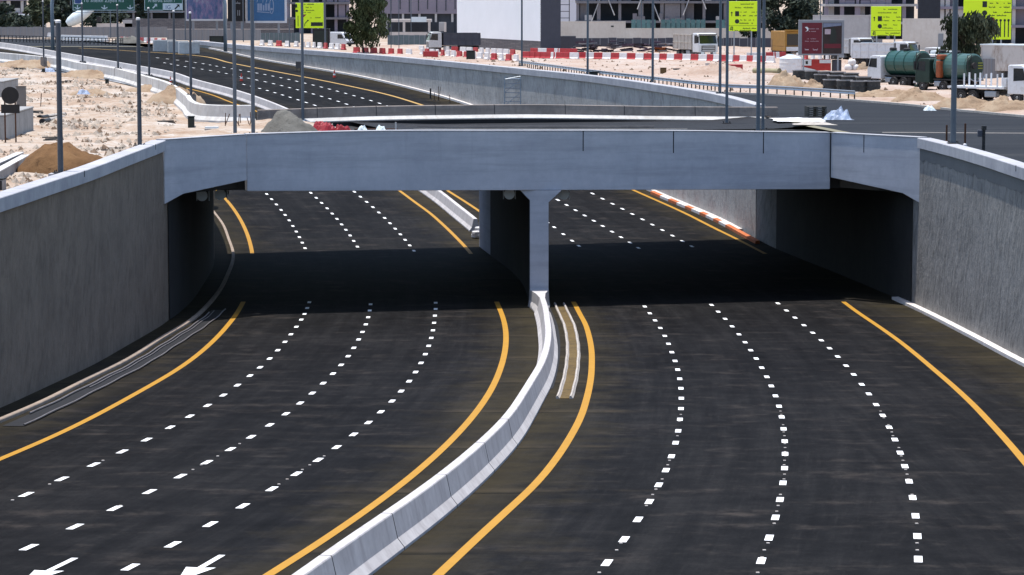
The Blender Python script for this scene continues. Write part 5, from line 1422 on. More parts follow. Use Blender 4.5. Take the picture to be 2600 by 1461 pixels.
# white pickup and minibus behind the tankers
t = thing('minibus', 'white roofed minibus with dark windows behind the tank trucks', 'minibus', G(2404,196,0), heading(.90,-.44))
mb = MB(); mb.prism_x([(-3.1,.45),(2.9,.45),(3.05,1.0),(2.9,1.3),(2.3,2.35),(-3.0,2.35),(-3.1,2.2)],-1.0,1.0); soften(mb.build('body', M_WPAINT, t, local=True),.1,3)
for s in (-1,1):
    mb = MB(); x = s*1.006; mb.add([(x,2.45,1.35),(x,2.05,2.08),(x,-2.9,2.08),(x,-2.9,1.35)],[(0,1,2,3)]); mb.build('window_band', M_GLASS, t, local=True)
    for y in (1.9,-1.9): wheel(t, s*.86, y, .38, .24)
mb = MB(); mb.add([(-.85,2.87,1.4),(.85,2.87,1.4),(.8,2.42,2.2),(-.8,2.42,2.2)],[(0,1,2,3)]); mb.build('windscreen', M_GLASS, t, local=True)
mb = MB(); mb.box(-.75,-1.6,2.36,.75,1.0,2.72); soften(mb.build('roof_unit', M_SIGNW, t, local=True),.1,2)
t = thing('pickup_truck', 'dark truck with a white roof plate left of the minibus', 'truck', G(2345,190,0), heading(.88,-.48), 'trucks parked on the site')
cab(t, 2.4, M_GREYW, z1=2.9, visor=M_SIGNW); chassis(t, -3.5, 1.6, (1.4,-2.3))
mb = MB(); mb.box(-1.15,-3.6,1.05,1.15,.3,1.9); mb.build('cargo_body', M_CHASSIS, t, local=True)
# concrete mixer behind the far hoarding
t = thing('concrete_mixer', 'white mixer drum tilting up behind the long grey hoarding', 'truck', G(208,88,0), heading(-1,0))
s_ = G(208,88,0).y/FPX
mb = MB(); a = Vector((0,3.0,2.2)); 
prof = [(0.6,0.0),(1.0,.6),(1.28,1.7),(1.2,2.9),(.95,4.2),(.62,5.3),(.5,5.6)]
b0 = 0; ax_ = Vector((0,-.86,.52)).normalized(); up = Vector((1,0,0)); wv_ = ax_.cross(up)
for r, hh in prof:
    for i in range(20):
        q = 2*math.pi*i/20; mb.v.append(a+ax_*(hh*1.15)+up*(r*math.cos(q))+wv_*(r*math.sin(q)))
for k in range(len(prof)-1):
    for i in range(20): mb.f.append((k*20+i,k*20+(i+1)%20,(k+1)*20+(i+1)%20,(k+1)*20+i))
mb.f += [tuple(range(19,-1,-1)), tuple((len(prof)-1)*20+i for i in range(20))]
mb.build('drum', M_SIGNW, t, local=True)
mb = MB(); mb.rbox((0,-3.6,3.1),(1.2,.9,1.1)); mb.build('hopper', M_CHASSIS, t, local=True)
cab(t, 6.4, M_GREYW); chassis(t, -3, 5.5, (5.2,-1.2,-2.5))
# site cabin
M_STAIN, nt, b = new_mat('stained_cabin_panel', 0.7, 0.3)
n1 = noi(nt, coords(nt, scale=(1,1,.35), world=False), 1.3, 6, .75)
nt.links.new(ramp(nt, n1, [(0.48,(0.50,0.47,0.44)),(0.60,(0.36,0.31,0.27)),(0.70,(0.10,0.08,0.07))]), b.inputs['Base Color'])
t = thing('site_cabin', 'stained cream site cabin with a white roof at the right edge', 'cabin', G(2572,206,0), heading(.72,-.69))
z0 = 1.0
mb = MB(); mb.box(-1.25,-3,z0,1.25,3,z0+2.5); mb.build('shell', M_STAIN, t, local=True)
mb = MB(); mb.box(-1.32,-3.08,z0+2.501,1.32,3.08,z0+2.62); mb.build('roof', M_SIGNW, t, local=True)
mb = MB(); mb.box(-1.26,-1.6,z0+.9,-1.251,-.6,z0+1.8); mb.build('window', M_GLASS, t, local=True)
mb = MB()
for y in (-2.6,0,2.6): mb.box(-1.1,y-.2,0,1.1,y+.2,z0-.001)
mb.build('support', M_CHASSIS, t, local=True)

# ------------------------------------------------------------------ water filled plastic barriers
def barrier_proto(mat, label, group):
    t = thing('plastic_barrier', label, 'barrier', (0,0,-50), 0, group)
    mb = MB(); mb.prism_x([(-.25,0),(.25,0),(.25,.16),(.14,.30),(.11,.92),(-.11,.92),(-.14,.30),(-.25,.16)],-.70,.70)
    soften(mb.build('shell', mat, t, local=True), .03, 2)
    for x in (-.42,.42):
        mb = MB(); mb.box(x-.12,-.262,.02,x+.12,-.2505,.12); mb.build('fork_slot', M_INK, t, local=True)
    return t
protos = {}
rb = random.Random(5)
def barrier(x, yb, col, label, group, yaw=None, sc=1.0):
    p = G(x, yb, 0); yw = rb.uniform(-.25,.25) if yaw is None else yaw
    key = (col,)
    if key not in protos:
        t = barrier_proto({'r':M_PRED,'w':M_PWHITE}[col], label, group); protos[key] = t
        t.location = p; t.rotation_euler = (0,0,yw); t.scale = (sc,sc,sc); return t
    return dup(protos[key], p, yw, label, group, (sc,sc,sc))
def row(pts, n, cols, what, group, jit=0.0, sc=1.0):
    pts = [G(x,y,0) for x,y in pts]
    L = [(pts[i+1]-pts[i]).length for i in range(len(pts)-1)]; T = sum(L)
    for k in range(n):
        d = T*(k+.5)/n; i = 0
        while d > L[i] and i < len(L)-1: d -= L[i]; i += 1
        p = pts[i].lerp(pts[i+1], d/L[i]); a = (pts[i+1]-pts[i])
        col = rb.choice(cols) if len(cols) > 2 else cols[k % len(cols)]
        name = {'r':'red','w':'white'}[col]
        key = (col,); lab = '%s plastic barrier %s' % (name, what)
        q = p+Vector((rb.uniform(-jit,jit),rb.uniform(-jit,jit)*3,0)); yw = math.atan2(a.y,a.x)+rb.uniform(-.12,.12)
        if key not in protos:
            t = barrier_proto({'r':M_PRED,'w':M_PWHITE}[col], lab, group+' '+name); protos[key] = t; t.location = q; t.rotation_euler = (0,0,yw); t.scale = (sc,)*3
        else: dup(protos[key], q, yw, lab, group+' '+name, (sc,)*3)
row([(1470,151),(1650,154),(1800,157),(1965,162)], 26, 'rw', 'in the long row in front of the dump truck', 'barriers in the long row')
row([(1330,149),(1465,152)], 10, 'rrw', 'in the cluster right of the white hoarding', 'barriers by the hoarding')
row([(1350,139),(1462,141)], 8, 'rww', 'in the rear cluster below the dark screen', 'barriers below the screen')
row([(1065,139),(1160,147),(1320,158)], 16, 'rwwr', 'lined up behind the long wall near the white hoarding', 'barriers before the hoarding')
row([(1060,132),(1180,136),(1310,143)], 14, 'wrw', 'in the back line at the foot of the white hoarding', 'barriers at the hoarding foot')
row([(895,136),(1050,142)], 7, 'rrw', 'below the drooping tree behind the long wall', 'barriers below the tree')
row([(655,116),(760,120),(880,128)], 13, 'wwr', 'along the wall left of the small yellow sign', 'barriers by the yellow sign')
row([(1900,152),(1990,150)], 7, 'rww', 'beside the white water tank', 'barriers by the tank')
row([(-30,95.5),(130,96)], 16, 'ww', 'at the foot of the long far hoarding', 'barriers by the far hoarding', sc=1.05)
row([(158,103.5),(272,106)], 13, 'ww', 'beside the distant railing', 'barriers by the distant railing', sc=1.1)
row([(305,107),(420,112)], 13, 'rw', 'at the end of the distant road', 'barriers at the road end')
row([(2020,152),(2110,160)], 5, 'wrw', 'behind the posts of the red billboard', 'barriers by the billboard')
# stacked white concrete blocks where the long wall starts
row_blocks = [(418,131,1.5),(452,134,1.5),(480,137,1.4)]
mb = None
for k,(x,y,ln) in enumerate(row_blocks):
    p = G(x,y,0.0); 
    mb = MB(); mb.rbox(p+Vector((0,0,.85)), (3.0 if k else 3.4, .6, 1.7), .35)
    soften(tag(mb.build('concrete_block', M_BARRL), ['white concrete block at the far tip of the long wall','white concrete block second from the tip of the long wall','white concrete block touching the long wall'][k], 'block'), .05, 2)

# ------------------------------------------------------------------ traffic cones
M_CONE = plain('cone_red', (0.42,0.035,0.02), 0.5, var=0.15)
t = thing('traffic_cone', 'red traffic cone standing on the parapet side of the sunken road', 'cone', G(433,212,0.0), 0, 'traffic cones')
mb = MB(); mb.box(-.2,-.2,0,.2,.2,.04); mb.build('foot', M_INK, t, local=True)
mb = MB(); mb.lathe([(.17,.041),(.13,.26)],n=12); mb.build('cone', M_CONE, t, local=True)
mb = MB(); mb.lathe([(.129,.261),(.10,.42)],n=12); mb.build('white_band', M_SIGNW, t, local=True)
mb = MB(); mb.lathe([(.099,.421),(.03,.80)],n=12); mb.build('tip', M_CONE, t, local=True)
t.location = R(433,211); 
for x,y,l in ((613,207,'red traffic cone in the middle of the far carriageway'),(849,198,'red traffic cone at the kerb of the long far wall'),(411,124,'red traffic cone by the white concrete blocks')):
    dup(t, R(x,y) if y > 130 else G(x,y,0), 0.3, l, None, (1.25,1.25,1.25))

# ------------------------------------------------------------------ guard rail along the street
gpts = [G(x,y,0) for x,y in [(1318,171),(1489,195.5),(1653,216),(1825,236),(1950,241.5),(2060,248.5),(2170,256.5)]]
gd = densify(gpts, 1.25)
t = thing('guard_rail', 'long galvanised steel guard rail along the street ending at the tank trucks', 'guard rail', gd[0])
for z in (0.66,):
    mb = MB(); mb.sweep([p+Vector((0,0,z)) for p in gd],[(-.02,-.16),(.05,-.12),(.0,0),(.05,.12),(-.02,.16),(-.05,.12),(-.05,-.12)]); mb.build('beam', M_STEEL, t)
for p in gd[::1][:100]:
    mb = MB(); mb.box(p.x-.05,p.y+.06,0,p.x+.05,p.y+.18,.80); mb.build('post', M_RUST if False else M_CHASSIS, t)

# ------------------------------------------------------------------ earth heaps
def mound(name, label, cat, c, rx, ry, h, mat, seed, rough=.16, rz=0.0, n=34, peak=1.0, lumps=0.0, flat=2.3, cw=.38):
    mb = MB(); rr = 16
    off = Vector((seed*7.3, seed*3.1, 0))
    mb.v.append(Vector((0,0,h*(1+.1*noise.noise(off)))))
    for k in range(1, rr+1):
        for i in range(n):
            a = 2*math.pi*i/n; q = k/rr
            e = 1+.22*noise.noise(Vector((math.cos(a)*1.2,math.sin(a)*1.2,seed)))
            x, y = math.cos(a)*rx*q*e, math.sin(a)*ry*q*e
            z = h*((1-q**flat)*(1-cw)+cw*(0.5+0.5*math.cos(math.pi*q)))*(1+.45*noise.noise(Vector((x*.55/max(rx,1)*2,y*.55/max(ry,1)*2,seed+4))))
            z += h*rough*(1-q)*2.0*noise.noise(Vector((x*1.1,y*1.1,seed)))+h*rough*.55*(1-q**4)*noise.noise(Vector((x*3.3,y*3.3,seed)))
            if lumps: z += lumps*(1-q**5)*noise.noise(Vector((x*6.,y*6.,seed)))
            mb.v.append(Vector((x, y, z if k < rr else -.1)))
    for i in range(n): mb.f.append((0,1+i,1+(i+1)%n))
    for k in range(rr-1):
        for i in range(n): mb.f.append((1+k*n+i,1+(k+1)*n+i,1+(k+1)*n+(i+1)%n,1+k*n+(i+1)%n))
    o = mb.build(name, mat, smooth=True); o.location = c; o.rotation_euler = (0,0,rz)
    return tag(o, label, cat)
p = G(150,444,0)
mound('earth_heap','large brown earth heap behind the dark pole at the left wall','heap', p+Vector((0.15,0.9,0)), 2.5, 2.0, 1.35, M_BROWN, 3, .12, lumps=.12, flat=3.6, cw=.1)
mound('rubble_heap','grey rubble heap on the bridge deck beside the red tarpaulin','heap', G(733,336,0), 1.95, 1.6, 1.25, M_GREYHEAP, 5, .16, lumps=.10)
for i,(x,y,rx,ry,h,m,l) in enumerate(((1995,228,1.9,1.8,1.5,M_TANHEAP,'pointed tan heap before the concrete rings'),(2070,229,1.3,1.2,.75,M_TANHEAP,'small pale heap at the guard rail'),(1800,190,5.2,3.4,.9,M_SANDR,'broad pale mound behind the guard rail'),
    (1885,206,3.2,2.6,.8,M_SANDR,'low sandy mound left of the tan heap'),(2245,247,3.6,1.8,.55,M_TANHEAP,'low earth ridge in front of the left tank truck'),(2335,259,2.4,1.6,.8,M_TANHEAP,'earth mound in front of the right tank truck'),
    (2455,277,3.2,1.4,.8,M_TANHEAP,'long earth ridge in front of the flatbed truck'),(2560,285,2.8,1.4,.9,M_TANHEAP,'earth ridge at the right edge by the street'),
    (230,243,2.0,2.6,.45,M_TANHEAP,'low rubble mound with a white bag in the sand lot'),(445,262,2.6,2.4,1.1,M_TANHEAP,'orange earth bank leaning on the white parapet corner'),(60,172,5.5,4,.8,M_TANHEAP,'brown bank below the parapet at far left'),
    (385,232,2.6,2.2,.5,M_TANHEAP,'low bank below the parapet near the dark box'),(240,198,5.0,3.0,.7,M_TANHEAP,'low tan bank along the parapet in the middle of the sand lot'),(322,110,3.0,2.5,1.0,M_GREYHEAP,'dark grey heap by the distant road'),(2172,170,1.2,1.0,1.1,M_SANDR,'pale pile beside the billboard post'),(2190,180,.9,.9,.8,M_TANHEAP,'tan pile beside the concrete rings'))):
    mound('earth_heap', l, 'heap', G(x,y,0), rx, ry, h, m, 11+i, .34, lumps=.15, flat=2.8, cw=.2)
# loose uneven sand of the left lot and of the site at right
def sandfield(name, x0, x1, y0, y1, step, amp, mat, edge):
    mb = MB(); nx = int((x1-x0)/step); ny = int((y1-y0)/step); idx = {}
    for j in range(ny+1):
        for i in range(nx+1):
            x, y = x0+i*step, y0+j*step
            v = edge(x,y)
            if v < -step*1.5: continue
            z = 0.02 + max(0,amp*(noise.noise(Vector((x*.22,y*.16,2.0)))+.15)) + max(0,amp*.75*noise.noise(Vector((x*.9,y*.75,5.0)))) + amp*.22*noise.noise(Vector((x*2.6,y*2.6,8.0)))
            z *= min(1,max(0,v/2.0))
            if v <= 0: z = -.05
            idx[i,j] = len(mb.v); mb.v.append(Vector((x,y,z)))
    for j in range(ny):
        for i in range(nx):
            k = [(i,j),(i+1,j),(i+1,j+1),(i,j+1)]
            if all(q in idx for q in k): mb.f.append(tuple(idx[q] for q in k))
    return tag(mb.build(name, mat, smooth=True, fix=False), kind='structure')
sandfield('sand_lot', -66, -9, 98, 345, 0.6, .30, M_SAND, lambda x,y: ((lw(y)-1.25-(0.9 if y > 190 else 0))-x) if not (149 < y < 187) else (-11.0-0.12*abs(y-172)-x if y > 158 else -16.0-x-(158-y)*.3))
_fe = hermite(sorted((p.y, p.x) for p in far_e))
sandfield('site_sand', -22, 92, 180, 470, 1.1, .32, M_SANDR, lambda x,y: ((x-_fe(y)-0.4) if y < 318 else x-(rw(y)+2.2))*0.7)

# ------------------------------------------------------------------ things on the site, right side
M_HDPE = plain('black_plastic', (0.022,0.024,0.025), 0.6, 0.4, var=0.35, scale=1.2, dirt=(0.09,0.08,0.07))
M_RIMP = plain('dusty_rim', (0.26,0.25,0.25), 0.8, var=0.3, world=True)
proto = None
spots = [(2030,205),(2062,207),(2095,209),(2128,210),(2086,217),(2120,220),(2110,232),(2144,234),(2180,236),(2215,236),(2156,222),(2192,224),(2162,213)]
for k,(x,y) in enumerate(spots):
    p = G(x,y+1.5,0); where = ['back left end','back row, second from left','back row, third from left','back row, fourth from left','middle row, left end','middle row, second','front left corner','front row, second from left','front row, third from left','front right corner','middle row, third','middle row, right end','back row, right end'][k]
    lab = 'black open plastic chamber stacked by the guard rail, %s' % where
    if proto is None:
        proto = thing('drain_chamber', lab, 'chamber', p, .2, 'black chambers by the guard rail')
        mb = MB(); n = 20
        mb.lathe([(.70,0),(.72,.1),(.68,.12),(.68,.5),(.72,.52),(.72,.62),(.68,.64),(.68,1.02),(.60,1.02),(.60,.06),(.02,.05)],n=20); mb.build('shell', M_HDPE, proto, local=True)
        mb = MB(); mb.lathe([(.61,1.021),(.61,1.10),(.75,1.10),(.75,1.021)],n=20); mb.build('rim', M_RIMP, proto, local=True)
        for a in (0.4,2.5,4.4):
            mb = MB(); mb.rbox((math.cos(a)*.71,math.sin(a)*.71,.36),(.06,.22,.2),a); mb.build('lug', M_HDPE, proto, local=True)
    else: dup(proto, p, .5*k, lab)
t = thing('water_tank', 'squat white water tank with a conical lid beside the red billboard', 'tank', G(2007,187,0))
mb = MB(); mb.lathe([(1.16,0),(1.2,.05),(1.2,1.55),(1.16,1.62)],n=28); mb.build('drum', M_PWHITE, t, local=True, smooth=False)
mb = MB(); mb.lathe([(1.21,1.621),(1.1,1.75),(.35,1.98),(.33,2.06),(.02,2.08)],n=28); mb.build('lid', M_SIGNW, t, local=True)
for z in (.4,.8,1.2):
    mb = MB(); mb.lathe([(1.202,z-.03),(1.225,z),(1.202,z+.03)],n=28); mb.build('hoop', M_PWHITE, t, local=True)
M_KHAKI = plain('khaki_pipe', (0.30,0.27,0.16), 0.6, var=0.2)
mb = MB(); p0, p1 = G(1915,180,0.35), G(1979,182,0.35); mb.tube(p0,p1,.30,n=14); mb.tube(p1+(p0-p1)*.02,p1,.36,n=14)
tag(mb.build('large_pipe', M_KHAKI), 'khaki plastic pipe lying left of the white water tank', 'pipe')
M_BANNER = plain('banner_red', (0.36,0.035,0.03), 0.6, var=0.25)
t = thing('site_banner', 'red and white banner board leaning below the red billboard', 'banner', G(2072,181,0), .05)
s_ = FPX/t.location.y
mb = MB(); mb.rbox((0,0,.65),(3.3,.06,1.35),0,-.12); mb.build('panel', M_BANNER, t, local=True)
f = Face(-0.16); f.rect(-1.62,.62,-.55,1.28).rect(.35,.88,1.6,1.26); f.poly([(-1.62,0.02),(.2,.02),(-.2,.18),(-1.62,.5)]); f.done('white_shapes', M_SIGNW, t)
f = Face(-0.175); f.rect(-1.2,.78,-.95,1.12); f.done('dark_shape', M_INK, t)
for a in (-1.2,1.2): mb = MB(); mb.box(a-.05,.1,0,a+.05,.5,1.0); mb.build('prop', M_CHASSIS, t, local=True)
t = thing('cabinet', 'dark utility cabinet under the right leg of the red billboard', 'cabinet', G(2124,183,0))
mb = MB(); mb.box(-.5,-.3,0,.5,.3,1.35); soften(mb.build('body', M_CHASSIS, t, local=True),.03,2)
mb = MB(); mb.box(-.44,-.33,.1,.44,-.301,1.25); mb.build('door', M_HOARDD, t, local=True)
t = thing('bag_pile', 'pile of white striped bulk bags right of the billboard', 'bags', G(2163,180,0))
for k,(x,z,w) in enumerate(((-.4,.35,.8),(.4,.35,.75),(0,.95,.8))):
    mb = MB(); mb.lathe([(w*.42,z-.35),(w*.55,z-.2),(w*.55,z+.15),(w*.42,z+.3),(w*.1,z+.36)],(x,0.05*k,0),9); mb.build('bag', M_PWHITE, t, local=True, smooth=True)
# rubbish on the street by the end of the deck barrier
M_PALLET = plain('weathered_timber', (0.085,0.080,0.072), 0.9, var=0.35, scale=5)
t = thing('pallet_stack', 'dark stack of pallets on the street by the blue tarpaulin', 'pallets', G(2071,296,0), .1)
for k in range(5):
    mb = MB()
    for q in range(5): mb.box(-.70,-.5+.24*q,.145*k+.11,.70,-.36+.24*q,.145*k+.135)
    for q in (-.62,0,.62): mb.box(q-.06,-.5,.145*k,q+.06,.6,.145*k+.109)
    mb.build('pallet', M_PALLET, t, local=True)
M_TARP = plain('blue_white_tarpaulin', (0.34,0.40,0.52), 0.5, var=0.4, scale=2.0)
def crumple(name, label, cat, c, sx, sy, h, mat, seed, n=16):
    mb = MB(); idx = {}
    for j in range(n+1):
        for i in range(n+1):
            u, v = i/n*2-1, j/n*2-1; q = max(abs(u),abs(v)); r = min(1,math.hypot(u,v))
            z = h*(1-r**4)*(0.72+.7*noise.noise(Vector((u*2.2,v*2.2,seed)))) + h*.22*noise.noise(Vector((u*6,v*6,seed+3)))
            z = max(0.015, z) if r < .98 else 0.012
            e = 1+.18*noise.noise(Vector((u*1.5,v*1.5,seed+9)))
            mb.v.append(Vector((u*sx*e, v*sy*e, z)))
    for j in range(n):
        for i in range(n): mb.f.append((j*(n+1)+i,j*(n+1)+i+1,(j+1)*(n+1)+i+1,(j+1)*(n+1)+i))
    o = mb.build(name, mat, fix=False); o.location = c; return tag(o, label, cat)
crumple('tarpaulin','crumpled blue white tarpaulin lump on the street beside the pallets','tarpaulin',G(2127,304,0),1.0,.7,.75,M_TARP,4)
crumple('plastic_sheet','white plastic sheet spread on the street at the end of the deck barrier','sheet',G(2026,305,0.01),1.7,2.6,.12,M_PWHITE,6)
crumple('plastic_sheet','torn pale sheet with gravel at the near edge of the rubbish','sheet',G(2065,316,0.01),1.3,1.2,.2,M_KERB,8)
crumple('plastic_bag','white bag at the kerb in front of the right tank truck','bag',G(2360,281,0),.45,.4,.38,M_SIGNW,10)
crumple('plastic_bag','small white bag on the earth ridge left of the thick pole','bag',G(2400,277,0),.35,.3,.3,M_SIGNW,12)
crumple('red_tarpaulin','red tarpaulin bundle on the bridge deck right of the rubble heap','tarpaulin',G(822,334,0),.8,.7,.75,plain('red_tarp',(0.30,0.02,0.03),0.5,var=.4,scale=3),14)
crumple('red_tarpaulin','smaller red tarpaulin bundle further right on the bridge deck','tarpaulin',G(868,334,0),.55,.5,.45,plain('red_tarp_small',(0.25,0.015,0.02),0.5,var=.4,scale=3),15)
# stakes and a valve post behind the right wall
for x,yb,yt,l in ((2403,372,318,'rusty stake left of the thick grey pole'),(2450,380,314,'taller rusty stake right of the thick grey pole')):
    p = G(x,yb,0); h = (yb-yt)*p.y/FPX
    t = thing('steel_stake', l, 'stake', p, 0, 'rusty stakes by the right wall')
    mb = MB(); mb.tube((0,0,0),(0,0,h),.055,n=8); mb.build('rod', M_RUST, t, local=True)
    mb = MB(); mb.lathe([(.11,0),(.11,.28),(.06,.34)],n=8); mb.build('foot', M_PWHITE if x>2420 else M_RUST, t, local=True)
p = G(2497,392,0); h = (392-320)*p.y/FPX
t = thing('survey_post', 'dark post with a hanging grey box behind the right wall', 'post', p)
mb = MB(); mb.tube((0,0,0),(0,0,h*.95),.09,n=10); mb.build('post', M_CHASSIS, t, local=True)
mb = MB(); mb.box(-.12,-.14,h*.86,.12,.14,h); mb.build('head', M_CHASSIS, t, local=True)
mb = MB(); mb.box(-.34,-.12,h*.62,-.085,.12,h*.86); soften(mb.build('hanging_box', M_HOARDD, t, local=True),.04,2)
# dark scrap stacks under the beige wall
M_SCRAP = [plain('scrap_dark',(0.030,0.024,0.030),0.9,var=.4,scale=2,dirt=(0.16,0.13,0.15)), plain('scrap_plum',(0.085,0.055,0.075),0.9,var=.4,scale=2), plain('scrap_grey',(0.20,0.185,0.19),0.9,var=.3,scale=2)]
rs = random.Random(9)
places = [('left end of',1478),('second from left in',1512),('left of centre in',1548),('centre of',1590),('right of centre in',1628),('second from right in',1668),('right end of',1712)]
for w, x in places:
    t = thing('material_stack', 'dark jumbled stack of site material, %s the row under the beige wall' % w, 'stack', G(x,134,0), rs.uniform(-.3,.3), 'material stacks under the beige wall')
    for k in range(9):
        mb = MB(); mb.rbox((rs.uniform(-.9,.9),rs.uniform(-.6,.6),.12+.19*k*rs.uniform(.75,1)),(rs.uniform(.8,2.1),rs.uniform(.3,1.0),rs.uniform(.10,.3)),rs.uniform(-.6,.6),rs.uniform(-.1,.1),rs.uniform(-.14,.14)); mb.build('material', M_SCRAP[rs.choice((0,0,0,1,1,2))], t, local=True)
# boxes and containers
def crate(name, label, cat, x0, y0, x1, y1, mat, dep=1.0, doorm=None, rz=0):
    p = G((x0+x1)/2,y1,0); s = FPX/p.y; w, h = (x1-x0)/s, (y1-y0)/s
    t = thing(name, label, cat, p, rz)
    mb = MB(); mb.box(-w/2,0,.0,w/2,dep,h); soften(mb.build('body', mat, t, local=True),.03,1)
    mb = MB(); mb.box(-w/2+.08*w,-.03,.08*h,w/2-.08*w,-.002,h*.92); mb.build('front_panel', doorm or mat, t, local=True)
    mb = MB(); mb.box(-w/2-.03,-.04,h+.002,w/2+.03,dep+.03,h+.06); mb.build('lid', doorm or mat, t, local=True)
    return t
M_BROWNP = plain('dark_brown_panel', (0.020,0.016,0.019), 0.7, var=.2)
crate('container','dark brown container between the small yellow sign and the white van','container',794,75,836,121,M_BROWNP,2.4,M_INK)
crate('container','small black box standing among the plastic barriers by the hoarding','box',1184,130,1206,153,M_BLACK,1.0,M_INK)
crate('container','black low board box on the wall near its far tip','box',532,93,568,117,M_BLACK,.8,M_INK)
crate('container','black bin hanging on the fence under the billboards','box',402,108,414,120,M_BLACK,.6,M_INK)
crate('container','dark box on the guard rail line near the thin pole','box',1496,184,1518,200,M_BLACK,.8,M_INK)
crate('container','brown box in the pit left of the pole crossing the yellow sign','box',1677,174,1692,189,plain('brown_box',(0.11,0.07,0.03),.9),.8)
crate('container','long dark plinth in the sand pit before the dump truck','box',1710,176,1735,186,M_BROWNP,.8)
crate('skip','low red skip at the end of the long barrier row','skip',1852,166,1886,180,M_PRED,1.6)
crate('skip','short red skip among the barriers near the white truck cab','skip',1074,132,1112,147,M_PRED,1.4)
crate('container','cream crate in front of the long barrier row','crate',1792,162,1815,174,M_CREAM,1.0)
crate('container','orange block behind the long barrier row','block',1663,122,1692,134,M_ORANGE,1.0)
crate('container','grey steel box beside the left parapet below a pole','box',411,237,428,259,M_HOARDD,.8,M_CHASSIS)
crate('container','black barrel box at the corner of the white parapet','box',477,298,492,326,M_BLACK,.5,M_INK)
crate('container','black box leaning at the parapet in mid sand lot','box',267,203,275,213,M_BLACK,.5,M_INK)
crate('container','black box below the first parapet pole','box',106,176,113,184,M_BLACK,.5,M_INK)
# small signboard and posts on the shoulder of the sunken road
p = R(759,181); s = FPX/p.y
t = thing('back_of_sign', 'small brown sign seen from behind on the shoulder by the long wall', 'sign', p)
mb = MB(); mb.box(-.42,-.03,.35,.42,.03,1.25); mb.build('plate', plain('brown_plate',(0.12,0.10,0.09),.8), t, local=True)
for a in (-.25,.25): mb = MB(); mb.box(a-.03,.031,0,a+.03,.09,1.2); mb.build('leg', M_CHASSIS, t, local=True)
mb = MB(); mb.box(-.7,-.25,0,.5,.25,.06); mb.build('foot', M_CHASSIS, t, local=True)
for k,(x,yb,yt,l) in enumerate(((1093,252,225,'thick dark stub post at the far wall kerb'),(1103,256,236,'thin rod right of the thick stub post'),(1113,257,220,'forked dark rod at the far wall kerb'),(1142,262,241,'rightmost short rod at the far wall kerb'))):
    p = R(x,yb); h = (yb-yt)*p.y/FPX
    t = thing('steel_stake', l, 'stake', p, 0, 'rods at the far wall kerb')
    mb = MB(); mb.tube((0,0,0),(.0,0,h),.09 if k==0 else .035,n=8); mb.build('rod', M_RUST if k else M_CHASSIS, t, local=True)
    if k == 2: mb = MB(); mb.tube((.03,0,.1),(.24,0,h*.95),.03,n=6); mb.build('prong', M_RUST, t, local=True)
    mb = MB(); mb.lathe([(.14,0),(.12,.08),(.05,.1)],n=8); mb.build('foot', M_CHASSIS, t, local=True)
# access scaffold against the far wall
p = Vector((rw(236)-1.1, 236, zR(236)))
xk = (1300-1300)/FPX
t = thing('access_scaffold', 'slim steel access scaffold standing against the long far wall', 'scaffold', Vector((0.05+ (1301-1300)/FPX*262, 262.0, zR(262))))
t.location.x = 0.05
hh = CZ-(192+20)*262/FPX - zR(262)
for a in (-.75,.75):
    for b_ in (-.4,.4): mb = MB(); mb.tube((a,b_,0),(a,b_,hh),.05,n=7); mb.build('standard', M_STEEL, t, local=True)
k = 0; z = .4
while z < hh:
    mb = MB(); mb.tube((-.75,-.4,z),(.75,-.4,z),.035,n=6); mb.build('rung', M_STEEL, t, local=True)
    if k % 3 == 0: mb = MB(); mb.tube((-.75,-.4,z),(.75,-.4,min(hh,z+1.3)),.03,n=6); mb.build('brace', M_STEEL, t, local=True)
    z += .42; k += 1
mb = MB(); mb.box(-.8,-.42,hh-.3,.8,.42,hh-.24); mb.build('platform', M_STEEL, t, local=True)

# ------------------------------------------------------------------ the sand lot at left
p = G(28,368,0); s = FPX/p.y
M_SIGNBACK = plain('dark_sign_back', (0.020,0.018,0.018), 0.7, var=.2)
t = thing('back_of_sign', 'round sign and plate seen from behind on two rusty posts at far left', 'sign', p, .08)
mb = MB(); z = (368-243)/s; mb.lathe([(.03,-.02),(.5,-.02),(.5,.02),(.03,.02)],(0,0,z),24,'Y'); mb.build('round_plate', M_SIGNBACK, t, local=True)
mb = MB(); mb.box(-.53,-.02,(368-288)/s,.53,.02,(368-266)/s); mb.build('lower_plate', M_SIGNBACK, t, local=True)
for a in (-.32,.28): mb = MB(); mb.box(a-.04,.021,0,a+.04,.1,z+.2); mb.build('post', M_RUST, t, local=True)
crate('site_board','grey brown square board behind the round sign','board',42,221,67,300,plain('grey_board',(0.17,0.155,0.145),.8),.08)
M_BLOCKC = concrete('block_concrete',(0.24,0.235,0.23),(0.34,0.33,0.32),.4,(0.17,0.165,0.16),.2,big=.7)
for k,(x,yb,w,d,h,l) in enumerate(((-6,252,1.2,9,1.35,'long grey concrete block wall at the left edge, rear one'),(2,362,.8,12,1.5,'grey concrete block wall at the left edge below the round sign'))):
    o = G(x,yb,0); mb = MB(); mb.rbox(o+Vector((-.35,d/2,h/2)),(w,d,h),.03); mb.rbox(o+Vector((-.35,d/2,h+.06)),(w*1.1,d,.11),.03)
    soften(tag(mb.build('block_wall', M_BLOCKC), l, 'wall'),.03,1)
